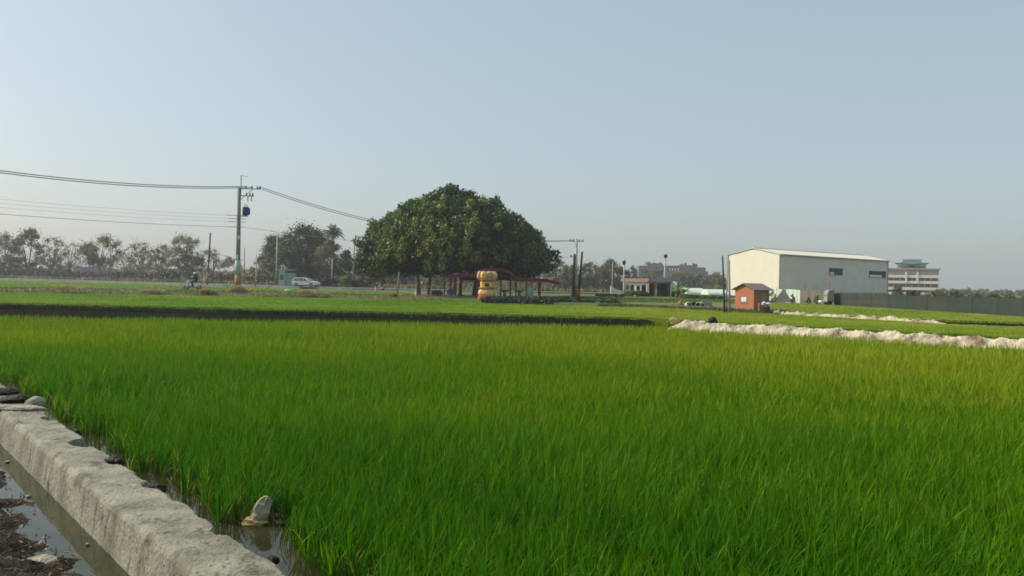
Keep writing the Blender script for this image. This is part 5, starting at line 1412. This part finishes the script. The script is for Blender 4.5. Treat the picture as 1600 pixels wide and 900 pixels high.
# ------------------------------------------------------------------ temple style building
M['pale_wall'] = mat('pale_mauve_wall', (0.34, 0.30, 0.29), (0.42, 0.37, 0.35), scale=0.4, rough=0.9)
M['cream_wall'] = mat('cream_parapet', (0.72, 0.67, 0.55), (0.78, 0.73, 0.62), scale=0.4, rough=0.9)
M['green_tile'] = ribbed('green_tile', (0.035, 0.11, 0.10), (0.05, 0.15, 0.13), 1.6, 0.6, 'X')
M['window_dark'] = mat('window_glass', (0.06, 0.065, 0.08), (0.09, 0.095, 0.11), scale=0.5, rough=0.15)
def temple():
    d = 320.0; c = G(1426, d, 0.5); e = empty('temple_building', c, 'far four storey pale building with a green curved temple roof', 'building', rz=R(-24))
    k = d / F; xx = lambda px: (px - 1426) * k; zz = lambda py: ztop(1426, py, d) - 0.5
    x0, x1 = xx(1370), xx(1462); D = 12
    MB().box(((x0 + x1) / 2, D / 2, zz(420.5) / 2), (x1 - x0, D, zz(420.5))).build('wall', M['pale_wall'], e)
    for py in (432, 441, 451, 459):
        MB().box(((x0 + x1) / 2 + 0.2, -0.55, zz(py)), (x1 - x0 + 0.2, 1.0, 1.0)).build('balcony', M['cream_wall'], e)
    for py in (436.5, 446, 455.3):
        f = MB().box(((x0 + x1) / 2, -0.02, zz(py)), (x1 - x0 - 1.0, 0.10, 1.05)).build('window', M['window_dark'], e)
        for q_ in range(1, 10):
            MB().box((x0 + 0.5 + (x1 - x0 - 1) * q_ / 10, -0.10, zz(py)), (0.35, 0.08, 1.1)).build('mullion', M['pale_wall'], f)
    for px in (1416, 1432):
        MB().box((xx(px), -1.15, (zz(425) + zz(442)) / 2), (0.7, 0.18, zz(425) - zz(442))).build('pilaster', M['cream_wall'], e)
    MB().box(((x0 + x1) / 2, D / 2 - 0.3, zz(420.2)), (x1 - x0 + 1.2, D + 1.6, 0.5)).build('cornice', M['pale_wall'], e)
    # upper hall
    a0, a1 = xx(1403), xx(1444)
    MB().box(((a0 + a1) / 2, D / 2, zz(417.2)), (a1 - a0, D - 4, zz(414) - zz(420.0))).build('upper_hall', M['pale_wall'], e)
    MB().lathe((xx(1424), 1.9, zz(419)), [(0.1, 0), (1.0, 0.0), (0.9, 0.9), (0.1, 1.5)], n=6).build('dormer', M['window_dark'], e)
    # hipped roof with lifted eaves
    n = 9; vs = []; fs = []
    ridge0, ridge1 = xx(1412.5), xx(1436); e0, e1 = xx(1399), xx(1448.5)
    cy = D / 2
    for i in range(n):
        t = i / (n - 1); cur = t ** 0.62           # steeper near the ridge
        lx = ridge0 + (e0 - ridge0) * t; rx_ = ridge1 + (e1 - ridge1) * t
        hy = 0.3 + (D / 2 + 0.6 - 0.3) * t; z_ = zz(405.5) + (zz(414.6) - zz(405.5)) * cur + (0.9 * max(0, t - 0.75) * 4 * 0.35)
        vs += [(lx, cy - hy, z_ + 0.7 * t ** 5), ((lx + rx_) / 2, cy - hy, z_), (rx_, cy - hy, z_ + 0.7 * t ** 5), (rx_, cy + hy, z_ + 0.7 * t ** 5), ((lx + rx_) / 2, cy + hy, z_), (lx, cy + hy, z_ + 0.7 * t ** 5)]
    for i in range(n - 1):
        for q_ in range(6):
            fs.append((i * 6 + q_, i * 6 + (q_ + 1) % 6, (i + 1) * 6 + (q_ + 1) % 6, (i + 1) * 6 + q_))
    fs.append((0, 1, 2, 3, 4, 5)); fs.append(tuple((n - 1) * 6 + q_ for q_ in range(6)))
    r_ = MB().add(vs, fs).build('roof', M['green_tile'], e)
    MB().box(((ridge0 + ridge1) / 2, cy, zz(405.2)), (ridge1 - ridge0 + 1, 0.5, 0.5)).build('ridge', M['pale_wall'], r_)
temple()

# ------------------------------------------------------------------ arched house
M['pink_trim'] = mat('pinkish_trim', (0.42, 0.24, 0.19), (0.50, 0.31, 0.25), scale=1, rough=0.8)
M['white_wall'] = mat('white_plaster', (0.70, 0.69, 0.64), (0.62, 0.61, 0.56), scale=1, rough=0.9)
M['slate'] = ribbed('dark_slate', (0.018, 0.025, 0.032), (0.03, 0.038, 0.046), 1.5, 0.5, 'X')
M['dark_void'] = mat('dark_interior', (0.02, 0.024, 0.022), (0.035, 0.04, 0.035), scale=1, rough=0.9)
def arch_wall(mb, x0, x1, z1, arches, y, th):
    """wall strip with round-headed openings given as (centre, half width, springing height)"""
    cuts = [x0]
    for c, hw, sp in arches:
        mb.box(((cuts[-1] + c - hw) / 2, y, z1 / 2), (c - hw - cuts[-1], th, z1))
        n = 10
        for i in range(n):
            a0 = math.pi - math.pi * i / n; a1 = math.pi - math.pi * (i + 1) / n
            xa, xb = c + hw * math.cos(a0), c + hw * math.cos(a1)
            za, zb = sp + hw * 1.15 * math.sin(a0), sp + hw * 1.15 * math.sin(a1)
            mb.slab([(xa, y - th / 2, za), (xb, y - th / 2, zb), (xb, y - th / 2, z1), (xa, y - th / 2, z1)], (0, th, 0))
        cuts.append(c + hw)
    mb.box(((cuts[-1] + x1) / 2, y, z1 / 2), (x1 - cuts[-1], th, z1))
def house():
    d = 133.0; c = G(1013, d, 0.5); e = empty('arched_house', c, 'low white house with an arched arcade and a dark pyramid roof', 'house', rz=R(-32)); e.scale = (1.17, 1, 1)
    k = d / F; xx = lambda px: (px - 1013) * k; zz = lambda py: ztop(1013, py, d) - 0.5
    mb = MB(); arch_wall(mb, xx(976), xx(1013), zz(440.5), [(xx(982.5), 0.33, 1.45), (xx(989.5), 0.31, 1.45), (xx(998.5), 0.27, 1.35), (xx(1006.5), 0.36, 1.40)], 0.0, 0.25)
    mb.build('arcade_wall', M['white_wall'], e)
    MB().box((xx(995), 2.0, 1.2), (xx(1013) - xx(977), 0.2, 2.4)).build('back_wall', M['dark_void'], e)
    MB().box((xx(994.5), 1.0, zz(438)), (xx(1014) - xx(974), 2.8, zz(435) - zz(440.4))).build('flat_roof', M['pink_trim'], e)
    MB().box((xx(1013.5), -0.2, zz(448.5)), (0.26, 0.26, zz(435) - zz(462) )).build('pillar', M['pink_trim'], e)
    MB().box((xx(1028), -0.1, zz(441.3)), (xx(1046) - xx(1014.5), 0.3, 0.26)).build('porch_beam', M['pink_trim'], e)
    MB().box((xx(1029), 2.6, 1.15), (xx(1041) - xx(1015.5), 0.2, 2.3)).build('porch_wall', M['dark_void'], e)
    for px in (1021, 1029, 1040.5):
        MB().box((xx(px), 0.0, 1.1), (0.14, 0.14, 2.2)).build('porch_post', M['slate'], e)
    mb = MB(); x0, x1, z0, z1 = xx(1012.5), xx(1047), zz(440.3), zz(433.5)
    mb.add([(x0, -0.9, z0), (x1, -0.9, z0), (x1, 4.2, z0), (x0, 4.2, z0), (x0 + 1.1, 1.4, z1), (x1 - 0.9, 1.4, z1), (x1 - 0.9, 2.0, z1), (x0 + 1.1, 2.0, z1)], [(0, 1, 5, 4), (1, 2, 6, 5), (2, 3, 7, 6), (3, 0, 4, 7), (4, 5, 6, 7), (3, 2, 1, 0)])
    mb.build('pyramid_roof', M['slate'], e)
    mb = MB(); arch_wall(mb, xx(1043.5), xx(1052), zz(441), [(xx(1047.5), 0.32, 1.0)], 0.2, 0.22)
    mb.slab([(xx(1043.5), 0.09, zz(441)), (xx(1052), 0.09, zz(441)), (xx(1048), 0.09, zz(438.8))], (0, 0.22, 0)); mb.build('side_arch', M['white_wall'], e)
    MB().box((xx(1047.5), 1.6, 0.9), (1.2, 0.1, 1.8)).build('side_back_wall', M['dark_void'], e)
    p = G(955, 132, 0.5)
    f = empty('garden_wall', p, 'cream curved garden wall at the left end of the arched house', 'wall')
    MB().box((0.05, 0, 0.75), (0.35, 0.4, 1.5)).build('gate_pillar', M['cream_wall'], f, bevel=0.02)
    mb = MB(); q0 = [(0.28 + i * 0.22, 1.30 - 0.55 * (i / 8) ** 0.6) for i in range(9)]
    mb.slab([(0.28, 0, 0)] + [(x, 0, z) for x, z in q0] + [(2.04, 0, 0)], (0, 0.2, 0)); mb.build('wall_panel', M['cream_wall'], f)
house()
hedge('lime green trimmed bushes in front of the white arcade', 977, 1000, 0, 454.5, 'lime_leaf', da=130, db=130, dense=34, lsize=0.22, name='shrub_row', group='bushes at the arched house', thick=0.8)
hedge('darker green bushes beside the dark porch of the arched house', 999, 1014, 0, 454.5, 'banyan_leaf', da=130.5, db=130.5, dense=34, lsize=0.22, name='shrub_row', group='bushes at the arched house', thick=0.8)
hedge('dark shadowed foliage over the cream garden wall', 962, 975, 0, 447, 'hedge_leaf', da=136, db=136, dense=30, lsize=0.25, name='shrub_row', group='bushes at the arched house', thick=0.8)
hedge('dark low shrub row left of the arched house lawn', 930, 975, 0, 459, 'hedge_leaf', da=118, db=118, dense=14, lsize=0.22, name='shrub_row', group='bushes at the arched house', thick=0.6)
hedge('green weeds under the greenhouse roofs left of the shed', 1062, 1130, 0, 461, 'dark_leaf', da=122, db=112, dense=16, lsize=0.25, name='shrub_row', group='bushes at the arched house', thick=1.2)
hedge('yellowish tree-like bush between the two greenhouses', 1098, 1126, 0, 448, 'olive_leaf', da=150, db=150, dense=24, lsize=0.35, name='shrub_row', group='bushes at the arched house', thick=1.5)

# banana plants
def banana(label, px, d, z0, H, seed):
    random.seed(seed); e = empty('banana_plant', G(px, d, z0), label, 'banana plant', 'banana plants')
    MB().tube([(0, 0, -0.1), (0.03, 0, H * 0.45)], [0.13, 0.08], n=8).build('stem', M['pale_bark'], e, smooth=True)
    for k in range(8):
        a = 2 * math.pi * k / 8 + random.uniform(-.3, .3); el = random.uniform(0.75, 1.35); L = H * random.uniform(0.6, 0.85); p = Vector((0, 0, H * 0.42)); v = Vector((math.cos(a) * math.cos(el), math.sin(a) * math.cos(el), math.sin(el)))
        V = []; 
        for i in range(9):
            t = i / 8; wd = 0.30 * math.sin(math.pi * min(1, t * 0.9 + 0.08)) * H / 2.3 + 0.015; s_ = v.cross(Vector((0, 0, 1))).normalized()
            V += [p - s_ * wd + Vector((0, 0, -wd * 0.35)), p.copy(), p + s_ * wd + Vector((0, 0, -wd * 0.35))]
            p = p + v * L / 8; v.z -= 0.22; v.normalize()
        Q = [(i * 3 + j, i * 3 + j + 1, (i + 1) * 3 + j + 1, (i + 1) * 3 + j) for i in range(8) for j in range(2)]
        np_mesh('leaf', [tuple(q_) for q_ in V], Q, M['lime_leaf'], e, tint=[random.uniform(.3, .8)] * len(V), smooth=True)
banana('banana plant with long arching leaf nearest the arched house', 1056, 118, 0.5, 1.9, 3)
banana('banana plant in the middle of the three by the greenhouses', 1062, 116, 0.5, 2.1, 5)
banana('banana plant right beside the first greenhouse', 1068, 117, 0.5, 1.9, 9)
random.seed(11)

# greenhouses (mint roofs)
def greenhouse(label, px0, px1, ytop, d, z0=0.4):
    a = G(px0, d, z0); b = G(px1, d, z0); L = (b - a).length; H = ztop(px0, ytop, d) - z0
    e = empty('greenhouse', a, label, 'greenhouse', 'pale greenhouses left of the shed')
    n = 12; vs = []; D = 5.0
    for x in (0.0, L):
        for i in range(n + 1):
            q_ = math.pi * i / n; vs.append((x, D / 2 - D / 2 * math.cos(q_), H * 0.45 + H * 0.55 * math.sin(q_)))
    fs = [(i, i + 1, n + 2 + i, n + 1 + i) for i in range(n)] + [tuple(range(n + 1)), tuple(range(2 * n + 1, n, -1))]
    MB().add(vs, fs).build('arched_cover', M['mint_panel'], e)
    MB().box((L / 2, 0.03, H * 0.22), (L, 0.06, H * 0.44)).build('side_sheet', M['mint_panel'], e)
    MB().box((L / 2, D - 0.03, H * 0.22), (L, 0.06, H * 0.44)).build('side_sheet', M['mint_panel'], e)
    for k in range(4):
        MB().box((L * k / 3, -0.04, H * 0.23), (0.08, 0.08, H * 0.46)).build('post', M['steel'], e)
greenhouse('larger pale mint greenhouse right of the banana plants', 1073, 1101, 450, 127)
greenhouse('smaller pale mint greenhouse just left of the two poles', 1107, 1138, 452, 122)

# pipes and small things on the soil bank
M['pipe_white'] = mat('pale_pipe', (0.50, 0.50, 0.48), (0.62, 0.62, 0.60), scale=3, rough=0.8)
def ring(px, py, d, r, ln, label, m_='pipe_white', rz=0.5, inner='dark_void'):
    c = P(px, py, d); e = empty('drain_pipe', c, label, 'drain pipe', 'drain pipes on the soil bank', rz=rz)
    n = 20; vs = []
    for y in (0, ln):
        for rr in (r, r * 0.84):
            vs += [(rr * math.cos(2 * math.pi * i / n), y, rr * math.sin(2 * math.pi * i / n)) for i in range(n)]
    fs = []
    for i in range(n):
        j = (i + 1) % n
        fs += [(i, j, 2 * n + j, 2 * n + i), (n + i, 3 * n + i, 3 * n + j, n + j), (i, n + i, n + j, j), (2 * n + i, 2 * n + j, 3 * n + j, 3 * n + i)]
    MB().add(vs, fs).build('barrel', M[m_], e, smooth=False)
    MB().tube([(0, ln * 0.9, 0), (0, ln * 0.91, 0)], r * 0.84, n=16).build('inner_plug', M[inner], e)
ring(1076.5, 477.5, 74, 0.28, 0.8, 'leftmost pale drain pipe end on the soil bank', rz=-0.1)
ring(1083, 477.2, 74.2, 0.30, 0.8, 'dark drain pipe end between two pale ones', m_='dark_goods', rz=-0.3)
ring(1091, 477.4, 74, 0.28, 0.8, 'second pale drain pipe end on the soil bank', rz=-0.2)
ring(1097, 477.8, 74, 0.25, 0.8, 'rightmost and smallest pale drain pipe end', rz=-0.2)
c = P(1104, 477.5, 75)
tag(MB().add([(-0.5, 0, -0.35), (0.55, 0, -0.4), (0.5, 0.8, -0.35), (-0.5, 0.8, -0.35), (-0.42, 0.1, 0.38), (0.5, 0.1, 0.33), (0.42, 0.6, 0.36), (-0.4, 0.6, 0.38)], [(0, 1, 5, 4), (1, 2, 6, 5), (2, 3, 7, 6), (3, 0, 4, 7), (4, 5, 6, 7), (3, 2, 1, 0)]).build('tarp_cover', M['grey_tarp'], loc=c, bevel=0.06), 'grey tarpaulin covered crate right of the drain pipes', 'covered crate')
rock('clay_pot', P(1063, 475, 75), (0.55, 0.5, 0.62), M['rust'], 91, 'orange brown heap of roof tiles left of the drain pipes', 'tile heap', amp=0.25)['category'] = 'tile heap'
bpy.data.objects['clay_pot'].name = 'tile_heap'
rock('dark_heap', P(1112, 481, 72), (0.55, 0.4, 0.3), M['dark_goods'], 92, 'low black heap right of the grey covered crate', 'heap', amp=0.25)
def stake(px, py0, py1, d, m_, label, group):
    a = P(px, py1, d); b = P(px, py0, d); e = empty('marker_post', (a.x, a.y, a.z), label, 'marker post', group)
    h = b.z - a.z; MB().lathe((0, 0, -0.2), [(0.09, 0), (0.09, h + 0.12), (0.05, h + 0.2)], n=10).build('shaft', M[m_], e)
    MB().lathe((0, 0, 0), [(0.095, h * 0.70), (0.095, h * 0.85)], n=10, cap=False).build('reflector_band', M['rust'], e)
stake(1051, 473, 482, 74, 'pale_pole', 'short pale marker post at the left of the tile heap', 'marker posts')
stake(1074, 472, 482, 73.5, 'pale_pole', 'short pale marker post just left of the drain pipes', 'marker posts')
stake(649.5, 452.5, 460.5, 90, 'pale_notice', 'short white marker post on the lane edge left of the pavilion', 'marker posts')
stake(17.5 + 1.5, 429, 435.5, 245, 'pale_notice', 'tiny white marker post by the main road at the far left', 'marker posts')
stake(586.5, 447, 453, 148, 'pale_notice', 'pale marker post by the main road left of the red bags', 'marker posts')
rock('bag', P(597.5, 451.2, 147), (0.8, 0.6, 0.6), M['joss_red'], 93, 'red bag lying on the road edge left of the pavilion', 'bag', amp=0.2)
rock('bag', P(449.5, 454.3, 89.5), (0.7, 0.5, 0.35), M['mint_poster'], 94, 'turquoise bag lying on the lane bank below the grove', 'bag', amp=0.2)
rock('covered_goods', P(616.5, 461.5, 89), (0.45, 0.4, 0.42), M['dark_goods'], 95, 'small black lump where the lane bank ends by the tilted post', 'covered goods', amp=0.2)

# mint booth behind the car
def booth():
    d = 172; e = empty('booth', G(440, d, 0.5), 'mint green roadside booth with a teal tarpaulin left of the white car', 'booth'); e.scale = (1, 1, 1.55)
    k = d / F
    MB().box((0, 1.0, 1.15), (1.2, 2, 2.0)).build('wall', M['mint_poster'], e, bevel=0.03)
    MB().box((1.5, 1.2, 0.95), (1.8, 1.6, 1.7)).build('tarpaulin_side', M['tank_green'], e, bevel=0.03)
    MB().box((0.6, 1.0, 2.22), (3.3, 2.4, 0.12)).build('roof', M['tank_green'], e)
    MB().box((0.0, -0.03, 1.25), (0.7, 0.06, 0.7)).build('window', M['window_dark'], e)
booth()

# far small houses behind the left row
def small_house(label, px, d, wpx, ye, yr, wm, rm, z0=0.5):
    c = G(px, d, z0); k = d / F; W = wpx * k; He = ztop(px, ye, d) - z0; Hr = ztop(px, yr, d) - z0
    e = empty('small_house', c, label, 'house', 'small far houses behind the left tree row')
    D = 8
    MB().slab([(-W / 2, 0, 0), (W / 2, 0, 0), (W / 2, 0, He), (-W / 2, 0, He)], (0, D, 0)).build('wall', M[wm], e)
    mb = MB(); o = 0.5
    mb.add([(-W / 2 - o, -o, He), (W / 2 + o, -o, He), (W / 2 + o, D + o, He), (-W / 2 - o, D + o, He), (-W / 2 - o, D / 2, Hr), (W / 2 + o, D / 2, Hr)], [(0, 1, 5, 4), (2, 3, 4, 5), (0, 4, 3), (1, 2, 5), (3, 2, 1, 0)])
    mb.build('roof', M[rm], e)
    n = max(2, int(W / 4))
    for i in range(n):
        x = -W / 2 + W * (i + 0.5) / n
        f = MB().box((x, -0.03, He * 0.55), (1.2, 0.08, 1.1)).build('window', M['window_dark'], e)
        MB().box((x, -0.06, He * 0.55 - 0.62), (1.4, 0.14, 0.1)).build('sill', M['plinth'], f)
M['lilac_wall'] = mat('lilac_wall', (0.22, 0.22, 0.30), (0.28, 0.28, 0.36), scale=0.5, rough=0.9)
M['grey_wall'] = mat('grey_wall', (0.30, 0.28, 0.26), (0.38, 0.35, 0.33), scale=0.5, rough=0.9)
M['red_tile'] = ribbed('faded_red_tile', (0.24, 0.12, 0.10), (0.30, 0.16, 0.13), 1.0, 0.4, 'X')
small_house('bluish lilac shed left of the round olive tree trunk', 130, 300, 30, 417, 409, 'lilac_wall', 'lilac_wall')
small_house('grey house behind the left end of the hedge', 60, 320, 46, 419, 412, 'grey_wall', 'grey_wall')
small_house('white house with a faded red roof in the middle of the left row', 226, 300, 24, 419, 412, 'white_wall', 'red_tile')
small_house('long grey house left of the scooter rider', 264, 330, 50, 420, 413, 'grey_wall', 'grey_wall')
small_house('low whitish house between the slim pole and the main pole', 346, 320, 30, 424, 418, 'pale_wall', 'grey_wall')
small_house('pale house seen at the left edge of the banyan crown', 566, 240, 22, 412, 405, 'white_wall', 'red_tile')

# long hazy building far behind the arched house
def long_building():
    d = 520.0; c = G(1052, d, 0.5); k = d / F; xx = lambda px: (px - 1052) * k; zz = lambda py: ztop(1052, py, d) - 0.5
    e = empty('long_building', c, 'long dark hazy building with an uneven roofline on the horizon', 'building')
    M['far_wall'] = mat('dark_far_wall', (0.10, 0.09, 0.12), (0.15, 0.13, 0.16), scale=0.1, rough=0.9)
    for (a, b, y) in ((998, 1009, 416), (1010.3, 1035, 412), (1035.4, 1060, 415), (1060.4, 1082, 414), (1082.4, 1102, 417), (1102.4, 1130, 428)):
        MB().box(((xx(a) + xx(b)) / 2, 6, zz(y) / 2), (xx(b) - xx(a), 12, zz(y))).build('wing', M['far_wall'], e)
    for (px, y) in ((1012, 410), (1016, 409.5), (1024, 410.5), (1033, 410), (1067, 411.5), (1073, 410), (1086, 410.5), (1090, 411.5), (1107, 423), (1120, 424)):
        MB().box((xx(px), 6, zz(y + 3) ), (1.2, 3, zz(y) - zz(y + 6))).build('roof_turret', M['far_wall'], e)
    for px in (1046, 1050, 1054.5, 1059):
        MB().box((xx(px), -0.05, zz(421)), (0.7, 0.12, 1.5)).build('window', M['cream_wall'], e)
long_building()

# far wood at the horizon on both sides, one mass
def wood(label, px0, px1, d, ytop, hj, m_, n, ls):
    C, Rr = [], []
    for i in range(n):
        px = px0 + (px1 - px0) * (i + random.random()) / n; dd = d * random.uniform(0.95, 1.08); p = G(px, dd, 0.5)
        H = ztop(px, ytop + (hz(px) - hz(px0)) * 1.0, dd) * (1 + hj * mnoise.noise(Vector((i * 0.22, d, 0))))
        for q_ in range(2):
            C.append((p.x, p.y, max(0.5, H * random.uniform(0.15, 0.85)))); Rr.append(max(1.2, H * 0.3))
    V, Q, T = leaf_cloud(np.array(C), np.array(Rr), np.full(len(C), 30), ls, np.clip(0.5 + rng.normal(0, 0.15, len(C)), 0, 1))
    tag(np_mesh('far_wood', V, Q, M[m_], tint=T), label, 'wood', kind='stuff')
wood('far dull wood along the horizon at the left', -60, 420, 380, 411, 0.35, 'olive_leaf', 190, 1.5)
wood('far dark wood along the horizon behind the banyan', 400, 1000, 330, 423, 0.3, 'dark_leaf', 200, 1.3)
wood('far blue green wood along the horizon behind the arched house', 980, 1180, 360, 431, 0.3, 'dark_leaf', 90, 1.3)
wood('far low wood along the horizon at the right', 1370, 1680, 420, 449, 0.3, 'olive_leaf', 110, 1.4)

# ------------------------------------------------------------------ haze
def haze():
    mb = MB(); mb.prism([(-900, -40), (900, -40), (900, 900), (-900, 900)], -1.1, 26.0)
    m = bpy.data.materials.new('haze'); m.use_nodes = True; n = m.node_tree
    n.nodes.remove(n.nodes['Principled BSDF'])
    v = n.nodes.new('ShaderNodeVolumePrincipled'); v.inputs['Color'].default_value = (0.95, 0.98, 1.0, 1); v.inputs['Density'].default_value = 0.0004; v.inputs['Anisotropy'].default_value = 0.2
    n.links.new(v.outputs[0], n.nodes['Material Output'].inputs['Volume'])
    o = mb.build('haze', m); tag(o, kind='stuff')
haze()
